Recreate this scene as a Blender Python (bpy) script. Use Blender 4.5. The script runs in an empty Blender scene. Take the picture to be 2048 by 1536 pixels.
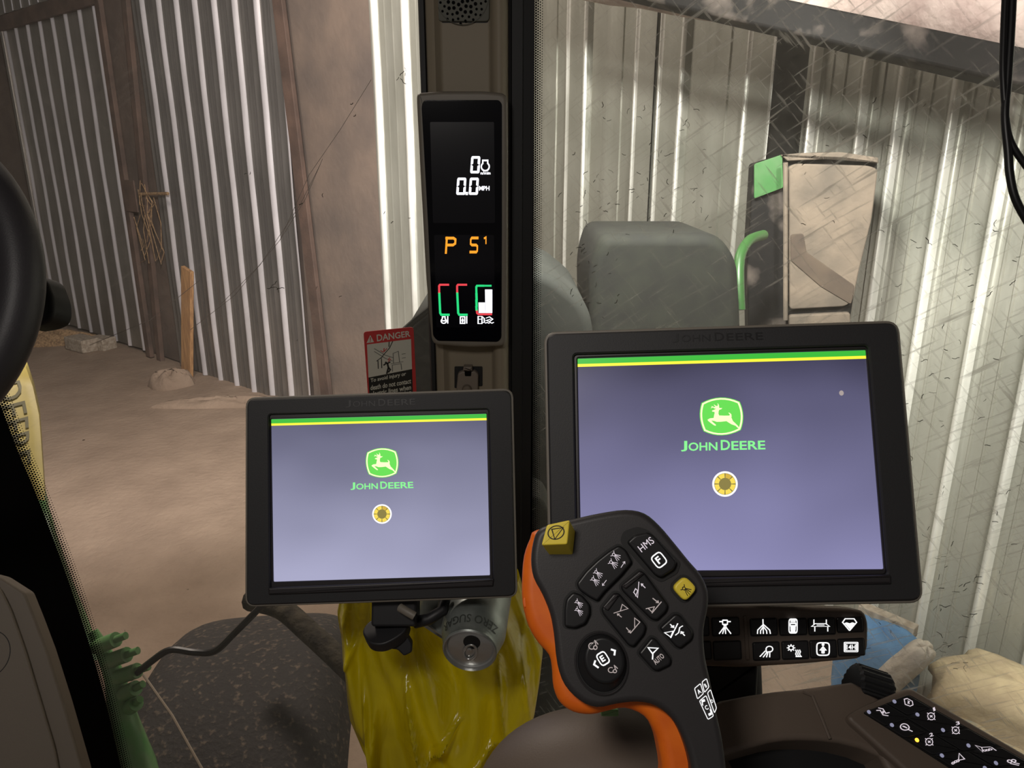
import bpy, math, random
import numpy as np
from mathutils import Vector, Matrix
random.seed(7)
R = math.radians
scene = bpy.context.scene
col = scene.collection

# ------------------------------------------------------------------ camera, world, lights, exposure
FPX = 1500.0
PITCH = R(17)
CAM = Vector((0, 0, 2.3))
cd = bpy.data.cameras.new('camera'); cam = bpy.data.objects.new('camera', cd); col.objects.link(cam)
cd.sensor_width = 36; cd.lens = 36 * FPX / 2048; cd.clip_start = 0.02; cd.clip_end = 60
cam.location = CAM; cam.rotation_euler = (math.pi / 2 - PITCH, 0, 0)
scene.camera = cam
vs = scene.view_settings
vs.view_transform = 'Standard'; vs.look = 'None'; vs.gamma = 1; vs.use_curve_mapping = False; vs.exposure = 0.0

w = bpy.data.worlds.new('world'); scene.world = w; w.use_nodes = True
w.node_tree.nodes['Background'].inputs[0].default_value = (0.80, 0.72, 0.66, 1)
w.node_tree.nodes['Background'].inputs[1].default_value = 0.10

def light(name, kind, loc, target, energy, color, size=0.3, sizey=None, spot=None):
    d = bpy.data.lights.new(name, kind); d.energy = energy; d.color = color
    if kind == 'AREA':
        d.size = size
        if sizey: d.shape = 'RECTANGLE'; d.size_y = sizey
    elif kind == 'SPOT':
        d.spot_size = R(spot); d.spot_blend = 0.5; d.shadow_soft_size = size
    else: d.shadow_soft_size = size
    o = bpy.data.objects.new(name, d); col.objects.link(o); o.location = loc
    v = Vector(target) - Vector(loc); o.rotation_euler = v.to_track_quat('-Z', 'Y').to_euler()
    return o
# work lights at the cab roof and side, shed lamp; two unseen fill lights added
light('work_light_left', 'SPOT', (-0.55, 1.45, 2.98), (-3.9, 7.4, 2.0), 900, (1.0, 0.94, 0.93), 0.10, spot=82)
light('work_light_right', 'SPOT', (0.30, 1.45, 2.98), (0.55, 4.0, 1.2), 300, (1.0, 0.98, 0.91), 0.10, spot=80)
light('side_work_light', 'SPOT', (0.98, 0.86, 2.50), (2.8, 2.0, 1.8), 360, (1.0, 0.97, 0.90), 0.10, spot=95)
light('tube_fill_light', 'SPOT', (1.00, 0.90, 2.98), (1.22, 2.40, 2.70), 190, (1.0, 0.92, 0.88), 0.08, spot=62)  # unseen spot added only to brighten the white tube
light('shed_lamp', 'AREA', (-1.8, 3.6, 4.9), (-2.2, 4.6, 0.0), 135, (1.0, 0.86, 0.76), 0.8)
light('cab_fill_light', 'AREA', (-0.25, -0.10, 2.66), (0.0, 0.75, 1.9), 3.0, (1.0, 0.93, 0.86), 0.16)  # unseen soft fill added to lift the dim cab interior

# ------------------------------------------------------------------ geometry helpers
CX = Vector((1, 0, 0)); CU = Vector((0, math.sin(PITCH), math.cos(PITCH))); CF = Vector((0, math.cos(PITCH), -math.sin(PITCH)))
def ray(px, py): return CF + CX * ((px - 1024) / FPX) + CU * ((768 - py) / FPX)
def at(px, py, d): return CAM + ray(px, py) * d
def hitp(px, py, p0, n):
    r = ray(px, py); return CAM + r * ((p0 - CAM).dot(n) / r.dot(n))
def camdir(x, y, z): return (CX * x + CU * y - CF * z).normalized()

class Frame:
    """A real plane in the place: origin, right, up, and the outward normal."""
    def __init__(s, o, n, up=None):
        s.o = Vector(o); s.n = Vector(n).normalized(); up = up or Vector((0, 0, 1))
        s.x = Vector(up).cross(s.n).normalized(); s.y = s.n.cross(s.x)
    def P(s, u, v, w=0): return s.o + s.x * u + s.y * v + s.n * w
    def uv(s, px, py, w=0):
        q = hitp(px, py, s.o + s.n * w, s.n) - s.o
        return (q.dot(s.x), q.dot(s.y))
    def pts(s, L, w=0):
        r = [s.uv(a, b, w) for a, b in L]
        return ccw(r)
def area(p): return sum(p[i][0] * p[(i + 1) % len(p)][1] - p[(i + 1) % len(p)][0] * p[i][1] for i in range(len(p))) / 2
def ccw(p): return p if area(p) > 0 else p[::-1]
def roundpoly(p, r, n=4):
    out = []; N = len(p)
    for i in range(N):
        a = Vector(p[i - 1]); b = Vector(p[i]); c = Vector(p[(i + 1) % N])
        ra = r[i] if isinstance(r, (list, tuple)) else r
        da = (a - b); dc = (c - b); rr = min(ra, da.length * .45, dc.length * .45)
        p0 = b + da.normalized() * rr; p1 = b + dc.normalized() * rr
        for k in range(n + 1):
            t = k / n; q = p0 * (1 - t) ** 2 + b * 2 * t * (1 - t) + p1 * t * t
            out.append((q.x, q.y))
    return out
def rrect(cx, cy, w, h, r, n=4):
    return roundpoly([(cx - w / 2, cy - h / 2), (cx + w / 2, cy - h / 2), (cx + w / 2, cy + h / 2), (cx - w / 2, cy + h / 2)], r, n)
def ellipse(cx, cy, a, b, n=32, rot=0):
    c, s = math.cos(rot), math.sin(rot)
    return [(cx + a * math.cos(t) * c - b * math.sin(t) * s, cy + a * math.cos(t) * s + b * math.sin(t) * c) for t in [2 * math.pi * k / n for k in range(n)]]
def catmull(p, n=4, closed=True):
    out = []; N = len(p); rng = range(N) if closed else range(N - 1)
    dim = len(p[0])
    for i in rng:
        g = lambda j: p[j % N] if closed else p[max(0, min(N - 1, j))]
        p0, p1, p2, p3 = g(i - 1), g(i), g(i + 1), g(i + 2)
        for k in range(n):
            t = k / n
            out.append(tuple(.5 * (2 * p1[d] + (p2[d] - p0[d]) * t + (2 * p0[d] - 5 * p1[d] + 4 * p2[d] - p3[d]) * t * t + (3 * p1[d] - p0[d] - 3 * p2[d] + p3[d]) * t ** 3) for d in range(dim)))
    if not closed: out.append(tuple(p[-1]))
    return out
def inset(p, d):
    if d == 0: return list(p)
    out = []; N = len(p)
    for i in range(N):
        a = Vector(p[i - 1]); b = Vector(p[i]); c = Vector(p[(i + 1) % N])
        e1 = b - a; e2 = c - b
        if e1.length < 1e-9: e1 = e2
        if e2.length < 1e-9: e2 = e1
        e1.normalize(); e2.normalize()
        n1 = Vector((-e1.y, e1.x)); n2 = Vector((-e2.y, e2.x)); m = n1 + n2
        if m.length < .2: m = n1
        m.normalize(); k = d / max(.5, m.dot(n1))
        out.append((b.x + m.x * k, b.y + m.y * k))
    return out

class MB:
    def __init__(s): s.v = []; s.f = []
    def add(s, vs, fs):
        b = len(s.v); s.v += [Vector(x) for x in vs]; s.f += [tuple(i + b for i in f) for f in fs]; return s
    def rings(s, rings, cap0=True, cap1=True, closed=True):
        n = len(rings[0]); fs = []
        for k in range(len(rings) - 1):
            for i in range(n if closed else n - 1):
                j = (i + 1) % n; fs.append((k * n + i, k * n + j, (k + 1) * n + j, (k + 1) * n + i))
        if cap0: fs.append(tuple(range(n - 1, -1, -1)))
        if cap1: b = (len(rings) - 1) * n; fs.append(tuple(range(b, b + n)))
        return s.add([p for r in rings for p in r], fs)
    def prism(s, F, p, w0, w1, r=0, seg=3, back=True):
        p = ccw(p); R_ = [[F.P(u, v, w0) for u, v in p]]
        if r > 0:
            for k in range(seg + 1):
                a = math.pi / 2 * k / seg
                R_.append([F.P(u, v, w1 - r + r * math.sin(a)) for u, v in inset(p, r * (1 - math.cos(a)))])
        else: R_.append([F.P(u, v, w1) for u, v in p])
        return s.rings(R_, back, True)
    def loft(s, F, pa, wa, pb, wb, r=0, seg=3):
        """matched outlines: pa at the base, pb at the top"""
        R_ = [[F.P(u, v, wa) for u, v in pa]]
        if r > 0:
            for k in range(seg + 1):
                a = math.pi / 2 * k / seg
                R_.append([F.P(u, v, wb - r + r * math.sin(a)) for u, v in inset(pb, r * (1 - math.cos(a)))])
        else: R_.append([F.P(u, v, wb) for u, v in pb])
        return s.rings(R_)
    def ring(s, F, outer, inner, w0, w1, wi=None, r=.001):
        """flat frame with a hole: matched outer and inner outlines"""
        wi = w0 if wi is None else wi
        L = [[F.P(u, v, w0) for u, v in outer], [F.P(u, v, w1 - r) for u, v in outer], [F.P(u, v, w1) for u, v in inset(outer, r)],
             [F.P(u, v, w1) for u, v in inset(inner, -r)], [F.P(u, v, w1 - r) for u, v in inner], [F.P(u, v, wi) for u, v in inner]]
        return s.rings(L, False, False)
    def tube(s, path, r, n=10, cap=True, flat=None):
        path = [Vector(p) for p in path]; L = []; up = Vector((0, 0, 1)); prev = None
        for i, p in enumerate(path):
            t = (path[min(i + 1, len(path) - 1)] - path[max(i - 1, 0)]).normalized()
            a = prev if prev is not None else (up if abs(t.z) < .9 else Vector((1, 0, 0)))
            x = (a - t * a.dot(t)).normalized(); y = t.cross(x); prev = x
            rr = r[i] if isinstance(r, (list, tuple)) else r
            L.append([p + x * rr * math.cos(2 * math.pi * k / n) + y * rr * math.sin(2 * math.pi * k / n) * (flat or 1) for k in range(n)])
        return s.rings(L, cap, cap)
    def lathe(s, o, axis, prof, n=32, x=None, cap0=False, cap1=False):
        axis = Vector(axis).normalized(); a = Vector(x) if x else (Vector((0, 0, 1)) if abs(axis.z) < .9 else Vector((1, 0, 0)))
        X = (a - axis * a.dot(axis)).normalized(); Y = axis.cross(X); o = Vector(o)
        return s.rings([[o + axis * h + X * r * math.cos(2 * math.pi * k / n) + Y * r * math.sin(2 * math.pi * k / n) for k in range(n)] for r, h in prof], cap0, cap1)
    def box(s, F, u0, u1, v0, v1, w0, w1):
        return s.rings([[F.P(u0, v0, w), F.P(u1, v0, w), F.P(u1, v1, w), F.P(u0, v1, w)] for w in (w0, w1)])
    def grid(s, fn, nu, nv):
        vs_ = [fn(i / nu, j / nv) for j in range(nv + 1) for i in range(nu + 1)]
        return s.add(vs_, [(j * (nu + 1) + i, j * (nu + 1) + i + 1, (j + 1) * (nu + 1) + i + 1, (j + 1) * (nu + 1) + i) for j in range(nv) for i in range(nu)])
    def strokes(s, fn, lines, wd, w=0.0004):
        """thin printed line work, fn maps icon units to the place"""
        for L in lines:
            L = [Vector(p) for p in L]; closed = (L[0] - L[-1]).length < 1e-6 and len(L) > 2
            if closed: L = L[:-1]
            n = len(L); A = []; B = []
            for i in range(n):
                a = L[i - 1] if (i or closed) else L[i]; c = L[(i + 1) % n] if (i < n - 1 or closed) else L[i]
                d1 = (L[i] - a); d2 = (c - L[i])
                if d1.length < 1e-9: d1 = d2
                if d2.length < 1e-9: d2 = d1
                d1.normalize(); d2.normalize(); m = Vector((-(d1 + d2).y, (d1 + d2).x))
                if m.length < .3: m = Vector((-d1.y, d1.x))
                m.normalize(); k = wd / 2 / max(.6, m.dot(Vector((-d1.y, d1.x))))
                ex = Vector((0, 0))
                if not closed and i == 0: ex = -d2 * wd * .3
                if not closed and i == n - 1: ex = d1 * wd * .3
                A.append(L[i] + m * k + ex); B.append(L[i] - m * k + ex)
            vs_ = [fn(p.x, p.y, w) for p in A] + [fn(p.x, p.y, w) for p in B]
            fs = [(n + i, n + (i + 1) % n, (i + 1) % n, i) for i in range(n if closed else n - 1)]
            s.add(vs_, fs)
        return s
    def build(s, name, mat, parent=None, smooth=40, bevel=0, sub=0, base=None):
        me = bpy.data.meshes.new(name); o = bpy.data.objects.new(name, me)
        if parent is None:
            if base is None:
                a = np.array([tuple(p) for p in s.v]); base = ((a[:, 0].min() + a[:, 0].max()) / 2, (a[:, 1].min() + a[:, 1].max()) / 2, a[:, 2].min())
            L = Vector(base); o.location = L; o['_L'] = list(L)
        else:
            L = Vector(parent['_L']); o.parent = parent; o['_L'] = list(L)
        me.from_pydata([tuple(p - L) for p in s.v], [], s.f); me.update()
        if smooth:
            for p in me.polygons: p.use_smooth = True
            me.set_sharp_from_angle(angle=R(smooth))
        if mat: me.materials.append(mat)
        col.objects.link(o)
        if bevel:
            m = o.modifiers.new('bevel', 'BEVEL'); m.width = bevel; m.segments = 3; m.limit_method = 'ANGLE'; m.angle_limit = R(35)
        if smooth and len(s.v) < 4000:
            wn = o.modifiers.new('wn', 'WEIGHTED_NORMAL'); wn.keep_sharp = True
        if sub:
            m = o.modifiers.new('sub', 'SUBSURF'); m.levels = m.render_levels = sub
        return o
def tag(o, label=None, cat=None, group=None, kind=None):
    if label: o['label'] = label
    if cat: o['category'] = cat
    if group: o['group'] = group
    if kind: o['kind'] = kind
    return o
def empty(name, loc, label, cat, group=None):
    o = bpy.data.objects.new(name, None); col.objects.link(o); o.location = loc; o['_L'] = list(loc); o.empty_display_size = .02
    return tag(o, label, cat, group)
def quadmap(F, q, w=0):
    """q = TL, TR, BR, BL corners of the mark, seen on plane F"""
    a = [Vector(F.uv(x, y, w)) for x, y in q]
    def fn(x, y, dw=0):
        p = (a[3] * (1 - x) + a[2] * x) * (1 - y) + (a[0] * (1 - x) + a[1] * x) * y
        return F.P(p.x, p.y, w + dw)
    return fn
def text_mesh(s, bold=0.0, spacing=1.0):
    c = bpy.data.curves.new('t', 'FONT'); c.body = s; c.offset = bold; c.space_character = spacing; c.resolution_u = 3
    o = bpy.data.objects.new('t', c); col.objects.link(o)
    dg = bpy.context.evaluated_depsgraph_get(); dg.update()
    me = bpy.data.meshes.new_from_object(o.evaluated_get(dg)); bpy.data.objects.remove(o); bpy.data.curves.remove(c)
    V = np.array([tuple(v.co)[:2] for v in me.vertices]); Fs = [tuple(p.vertices) for p in me.polygons]
    bpy.data.meshes.remove(me); mn = V.min(0); mx = V.max(0)
    return (V - mn) / (mx - mn), Fs, (mx - mn)
def text_into(mb, s, fn, w=.0004, bold=0.0, spacing=1.0):
    V, Fs, _ = text_mesh(s, bold, spacing); mb.add([fn(x, y, w) for x, y in V], Fs); return mb
def strip_tmp():
    for o in bpy.data.objects:
        if '_L' in o: del o['_L']

# ------------------------------------------------------------------ materials
def srgb(r, g, b): return tuple((c / 255 / 12.92 if c / 255 <= .04045 else ((c / 255 + .055) / 1.055) ** 2.4) for c in (r, g, b)) + (1,)
def mat(name, c, rough=.5, metal=0, c2=None, scale=20, bump=0, bscale=200, spec=.5, detail=4, lo=.35, hi=.65, stretch=None, coat=0):
    m = bpy.data.materials.new(name); m.use_nodes = True; N = m.node_tree.nodes; Lk = m.node_tree.links
    b = N['Principled BSDF']; b.inputs['Base Color'].default_value = c; b.inputs['Roughness'].default_value = rough
    b.inputs['Metallic'].default_value = metal; b.inputs['Specular IOR Level'].default_value = spec; b.inputs['Coat Weight'].default_value = coat
    tc = N.new('ShaderNodeTexCoord'); src = tc.outputs['Object']
    if stretch:
        mp = N.new('ShaderNodeMapping'); mp.inputs['Scale'].default_value = stretch; Lk.new(src, mp.inputs[0]); src = mp.outputs[0]
    if c2:
        t = N.new('ShaderNodeTexNoise'); t.inputs['Scale'].default_value = scale; t.inputs['Detail'].default_value = detail; Lk.new(src, t.inputs['Vector'])
        r = N.new('ShaderNodeMapRange'); r.inputs[1].default_value = lo; r.inputs[2].default_value = hi; Lk.new(t.outputs[0], r.inputs[0])
        x = N.new('ShaderNodeMix'); x.data_type = 'RGBA'; x.inputs[6].default_value = c; x.inputs[7].default_value = c2
        Lk.new(r.outputs[0], x.inputs[0]); Lk.new(x.outputs[2], b.inputs['Base Color'])
    if bump:
        t = N.new('ShaderNodeTexNoise'); t.inputs['Scale'].default_value = bscale; t.inputs['Detail'].default_value = 3; Lk.new(src, t.inputs['Vector'])
        q = N.new('ShaderNodeBump'); q.inputs['Strength'].default_value = bump; q.inputs['Distance'].default_value = .5 / bscale
        Lk.new(t.outputs[0], q.inputs['Height']); Lk.new(q.outputs[0], b.inputs['Normal'])
    return m
def emit(name, c, k=1.0):
    m = bpy.data.materials.new(name); m.use_nodes = True; N = m.node_tree.nodes; b = N['Principled BSDF']
    b.inputs['Base Color'].default_value = (.01, .01, .01, 1); b.inputs['Roughness'].default_value = .4
    b.inputs['Emission Color'].default_value = c; b.inputs['Emission Strength'].default_value = k
    return m
M = {}
M['black'] = mat('black_plastic', srgb(38, 37, 38), .55, bump=.12, bscale=900)
M['bezel'] = mat('bezel_plastic', srgb(36, 36, 38), .6, bump=.15, bscale=900)
M['bezel_in'] = mat('bezel_step_plastic', srgb(42, 39, 41), .42)
M['trimgrey'] = mat('grey_edge_trim', srgb(118, 112, 102), .5)
M['rubber'] = mat('black_rubber', srgb(14, 15, 17), .6)
M['tan'] = mat('tan_trim_plastic', srgb(138, 128, 110), .6, bump=.1, bscale=700)
M['tan_dark'] = mat('grey_brown_plastic', srgb(104, 94, 82), .6, bump=.12, bscale=800)
M['console'] = mat('console_brown_plastic', srgb(96, 84, 74), .55, bump=.15, bscale=700)
M['dispglass'] = mat('display_glass', srgb(6, 6, 13), .12, spec=.3)
M['joy'] = mat('joystick_soft_black', srgb(47, 45, 46), .48, bump=.1, bscale=1200)
M['key'] = mat('key_black', srgb(26, 26, 28), .38)
M['pocket'] = mat('key_pocket', srgb(13, 13, 14), .6)
M['orange'] = mat('orange_rubber', srgb(240, 116, 16), .5, c2=srgb(226, 102, 12), scale=60)
M['yellow_key'] = mat('yellow_key', srgb(240, 216, 70), .45)
M['ink'] = mat('black_ink', srgb(30, 25, 10), .6)
M['white_ink'] = mat('pale_ink', srgb(200, 196, 196), .5)
M['icon'] = emit('backlit_icon', srgb(226, 214, 222), .95)
M['icon_dim'] = emit('backlit_icon_dim', srgb(190, 176, 172), .8)
M['icon_w'] = emit('backlit_icon_white', (1, 1, 1, 1), 1.1)
M['seg_w'] = emit('display_white', (.93, .93, 1, 1), 1.7)
M['seg_o'] = emit('display_amber', srgb(255, 160, 40), 1.15)
M['seg_r'] = emit('display_red', srgb(238, 70, 80), 1.0)
M['seg_g'] = emit('display_green', srgb(40, 225, 130), 1.0)
M['led'] = emit('led_grey', srgb(150, 150, 175), .8)
M['led_on'] = emit('led_amber', (1, .45, .03, 1), 3.5)
M['s_green'] = emit('screen_green', srgb(60, 190, 60), 1.0)
M['s_yell'] = emit('screen_yellow', srgb(250, 240, 60), 1.1)
M['s_logo'] = emit('screen_logo_green', srgb(105, 225, 85), 1.0)
M['s_cream'] = emit('screen_cream', srgb(252, 255, 200), 1.1)
M['s_text'] = emit('screen_text_green', srgb(140, 250, 150), 1.0)
M['s_white'] = emit('screen_white', (1, 1, 1, 1), 1.2)
M['s_gold'] = emit('screen_gold', srgb(250, 222, 90), 1.0)
M['s_gold2'] = emit('screen_gold_dim', srgb(214, 178, 70), 1.0)
M['s_olive'] = emit('screen_olive', srgb(140, 128, 70), 1.0)
def screen_mat(name, top, bot, h):
    m = emit(name, (1, 1, 1, 1)); N = m.node_tree.nodes; Lk = m.node_tree.links; b = N['Principled BSDF']
    uv = N.new('ShaderNodeTexCoord'); sx = N.new('ShaderNodeSeparateXYZ'); Lk.new(uv.outputs['Generated'], sx.inputs[0])
    cr = N.new('ShaderNodeValToRGB'); cr.color_ramp.elements[0].color = bot; cr.color_ramp.elements[1].color = top
    t = N.new('ShaderNodeTexNoise'); t.inputs['Scale'].default_value = 2.2; t.inputs['Detail'].default_value = 1; Lk.new(uv.outputs['Generated'], t.inputs['Vector'])
    a = N.new('ShaderNodeMath'); a.operation = 'MULTIPLY_ADD'; a.inputs[1].default_value = .35; Lk.new(t.outputs[0], a.inputs[0]); Lk.new(sx.outputs[2], a.inputs[2])
    c = N.new('ShaderNodeMath'); c.operation = 'SUBTRACT'; c.inputs[1].default_value = .17; Lk.new(a.outputs[0], c.inputs[0])
    Lk.new(c.outputs[0], cr.inputs[0]); Lk.new(cr.outputs[0], b.inputs['Emission Color']); b.inputs['Roughness'].default_value = .25
    return m
M['screen_L'] = screen_mat('screen_small', srgb(90, 90, 114), srgb(170, 170, 200), 1)
M['screen_R'] = screen_mat('screen_large', srgb(52, 50, 70), srgb(146, 144, 188), 1)
M['red'] = mat('sticker_red', srgb(190, 50, 50), .5)
M['stick_w'] = mat('sticker_white', srgb(200, 198, 185), .5)
M['stick_k'] = mat('sticker_black', srgb(28, 28, 26), .5)
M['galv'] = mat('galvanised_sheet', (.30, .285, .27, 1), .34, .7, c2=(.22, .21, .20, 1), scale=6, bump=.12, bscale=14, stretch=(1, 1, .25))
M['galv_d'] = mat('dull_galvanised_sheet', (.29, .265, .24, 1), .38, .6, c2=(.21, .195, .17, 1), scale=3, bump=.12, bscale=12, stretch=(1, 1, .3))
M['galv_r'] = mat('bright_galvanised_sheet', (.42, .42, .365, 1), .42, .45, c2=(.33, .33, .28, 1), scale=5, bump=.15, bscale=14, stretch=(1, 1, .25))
M['crown'] = mat('lit_zinc_rib', (.80, .77, .80, 1), .38, .35, c2=(.62, .60, .62, 1), scale=7, stretch=(1, 1, .3))  # lamp streaks along the ribs, painted as a paler zinc colour
M['crown_r'] = mat('lit_zinc_rib_pale', (.86, .86, .80, 1), .36, .35, c2=(.62, .62, .56, 1), scale=7, stretch=(1, 1, .3))  # same painted rib highlight for the paler sheets
M['brownwall'] = mat('brown_plaster', srgb(116, 100, 90), .9, c2=srgb(92, 80, 74), scale=1.6, bump=.2, bscale=20)
M['darkwall'] = mat('dark_boards', srgb(40, 40, 35), .9, c2=srgb(24, 24, 22), scale=2.5)
M['rust'] = mat('rusty_steel', srgb(104, 84, 74), .75, c2=srgb(78, 64, 58), scale=4, bump=.2, bscale=40)
M['plate'] = mat('brown_steel_plate', srgb(128, 113, 102), .7, c2=srgb(104, 94, 88), scale=2.0, bump=.15, bscale=20)
M['wood'] = mat('raw_plank', srgb(196, 152, 104), .75, c2=srgb(160, 120, 84), scale=14, stretch=(3, 3, .4), bump=.1)
M['straw'] = mat('straw_litter', srgb(170, 140, 104), .9, c2=srgb(120, 96, 72), scale=40, bump=.5, bscale=60)
M['brick'] = mat('pale_block', srgb(176, 164, 148), .9, c2=srgb(140, 126, 110), scale=30, bump=.3, bscale=60)
M['floor'] = mat('dirt_floor', srgb(158, 138, 120), .95, c2=srgb(136, 117, 101), scale=2.6, detail=12, lo=.28, hi=.72, bump=.4, bscale=22)
M['mud'] = mat('muddy_black_rubber', srgb(52, 48, 47), .8, c2=srgb(124, 108, 92), scale=60, detail=9, lo=.56, hi=.76, bump=.5, bscale=60)
M['mud2'] = mat('caked_mud', srgb(84, 76, 62), .95, c2=srgb(48, 44, 38), scale=22, detail=8, bump=.8, bscale=40)
M['dust'] = mat('dusty_black_plastic', srgb(38, 40, 33), .85, c2=srgb(27, 28, 25), scale=14, detail=10, bump=0)
M['dust2'] = mat('dusty_grey_metal', srgb(66, 68, 64), .8, c2=srgb(54, 56, 52), scale=7, detail=8)
M['green'] = mat('green_paint', srgb(44, 104, 42), .45, c2=srgb(66, 110, 60), scale=20)
M['green_d'] = mat('dusty_green_paint', srgb(96, 158, 88), .4, c2=srgb(122, 158, 108), scale=20)
M['hoodyellow'] = mat('yellow_paint', srgb(212, 194, 100), .5, c2=srgb(196, 178, 92), scale=10)
M['hoodink'] = mat('grey_decal_ink', srgb(120, 116, 82), .6)
M['beige'] = mat('dusty_beige_panel', srgb(124, 112, 98), .9, c2=srgb(98, 90, 80), scale=9, detail=9, bump=.2, bscale=40)
M['bag'] = None
M['sack'] = mat('pale_woven_sack', srgb(204, 186, 150), .9, c2=srgb(178, 160, 130), scale=12, detail=6, bump=.4, bscale=18)
M['sack_b'] = mat('blue_woven_sack', srgb(96, 140, 180), .8, c2=srgb(80, 124, 168), scale=8, bump=.3, bscale=18)
M['sack_w'] = mat('white_woven_sack', srgb(206, 196, 180), .9, c2=srgb(178, 170, 160), scale=10, bump=.4, bscale=18)
M['ductw'] = mat('dusty_white_tube', srgb(206, 190, 180), .7, c2=srgb(170, 150, 142), scale=9, detail=9, bump=.3, bscale=30)
M['beam'] = mat('muddy_black_beam', srgb(17, 16, 16), .7, c2=srgb(92, 84, 78), scale=9, detail=9, lo=.56, hi=.75, spec=.2)
M['cable'] = mat('black_cable', srgb(18, 18, 20), .4)
M['alu'] = mat('can_aluminium', (.55, .56, .55, 1), .32, .9, bump=.1, bscale=60)
M['canprint'] = mat('can_grey_print', srgb(150, 156, 152), .38, .5, c2=srgb(120, 126, 122), scale=40)
M['candark'] = mat('can_opening', (.004, .004, .004, 1), .7)
M['clamp'] = mat('clamp_black', srgb(30, 30, 33), .5)
M['latch'] = mat('latch_grey_plastic', srgb(120, 110, 100), .5)
M['grille'] = mat('grille_plastic', srgb(84, 84, 74), .6)
M['frit'] = mat('frit_black', (.002, .002, .002, 1), .8, spec=.1)
M['flecks'] = mat('dark_flecks', srgb(70, 66, 56), .9)
M['dust_dk'] = mat('dusty_charcoal_plastic', srgb(62, 64, 60), .7, c2=srgb(48, 50, 46), scale=8)
M['beige_d'] = mat('shaded_beige', srgb(92, 80, 68), .9, c2=srgb(76, 66, 58), scale=12)  # darker beige that paints the shadow band on the machine door
M['rail'] = mat('green_rail_paint', srgb(52, 92, 46), .4)
M['scratch'] = mat('glass_scratch_pale', srgb(150, 140, 132), .9)
M['sack_p'] = mat('printed_woven_sack', srgb(198, 182, 148), .9, c2=srgb(150, 164, 160), scale=9, detail=6, lo=.5, hi=.6, bump=.4, bscale=18)
M['wire'] = mat('pale_wire', srgb(150, 136, 120), .6)

def bag_mat():
    m = bpy.data.materials.new('yellow_bag_film'); m.use_nodes = True; N = m.node_tree.nodes; Lk = m.node_tree.links
    b = N['Principled BSDF']; b.inputs['Base Color'].default_value = srgb(222, 204, 20); b.inputs['Roughness'].default_value = .24; b.inputs['Coat Weight'].default_value = .5; b.inputs['Coat Roughness'].default_value = .1
    t = N.new('ShaderNodeBsdfTranslucent'); t.inputs[0].default_value = srgb(210, 192, 20)
    x = N.new('ShaderNodeMixShader'); x.inputs[0].default_value = .35
    tc = N.new('ShaderNodeTexCoord'); mp = N.new('ShaderNodeMapping'); mp.inputs['Scale'].default_value = (1, 1, .35)
    n = N.new('ShaderNodeTexNoise'); n.inputs['Scale'].default_value = 22; n.inputs['Detail'].default_value = 3; n.inputs['Distortion'].default_value = 1.2
    q = N.new('ShaderNodeBump'); q.inputs['Strength'].default_value = .5; q.inputs['Distance'].default_value = .012
    n2 = N.new('ShaderNodeTexNoise'); n2.noise_type = 'RIDGED_MULTIFRACTAL'; n2.inputs['Scale'].default_value = 9; n2.inputs['Detail'].default_value = 2; n2.inputs['Distortion'].default_value = .8
    q2 = N.new('ShaderNodeBump'); q2.inputs['Strength'].default_value = .7; q2.inputs['Distance'].default_value = .012
    Lk.new(tc.outputs['Object'], mp.inputs[0]); Lk.new(mp.outputs[0], n.inputs['Vector']); Lk.new(mp.outputs[0], n2.inputs['Vector']); Lk.new(n.outputs[0], q.inputs['Height']); Lk.new(n2.outputs[0], q2.inputs['Height'])
    Lk.new(q.outputs[0], q2.inputs['Normal']); Lk.new(q2.outputs[0], b.inputs['Normal'])
    Lk.new(b.outputs[0], x.inputs[1]); Lk.new(t.outputs[0], x.inputs[2]); Lk.new(x.outputs[0], N['Material Output'].inputs[0])
    return m
M['bag'] = bag_mat()
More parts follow.
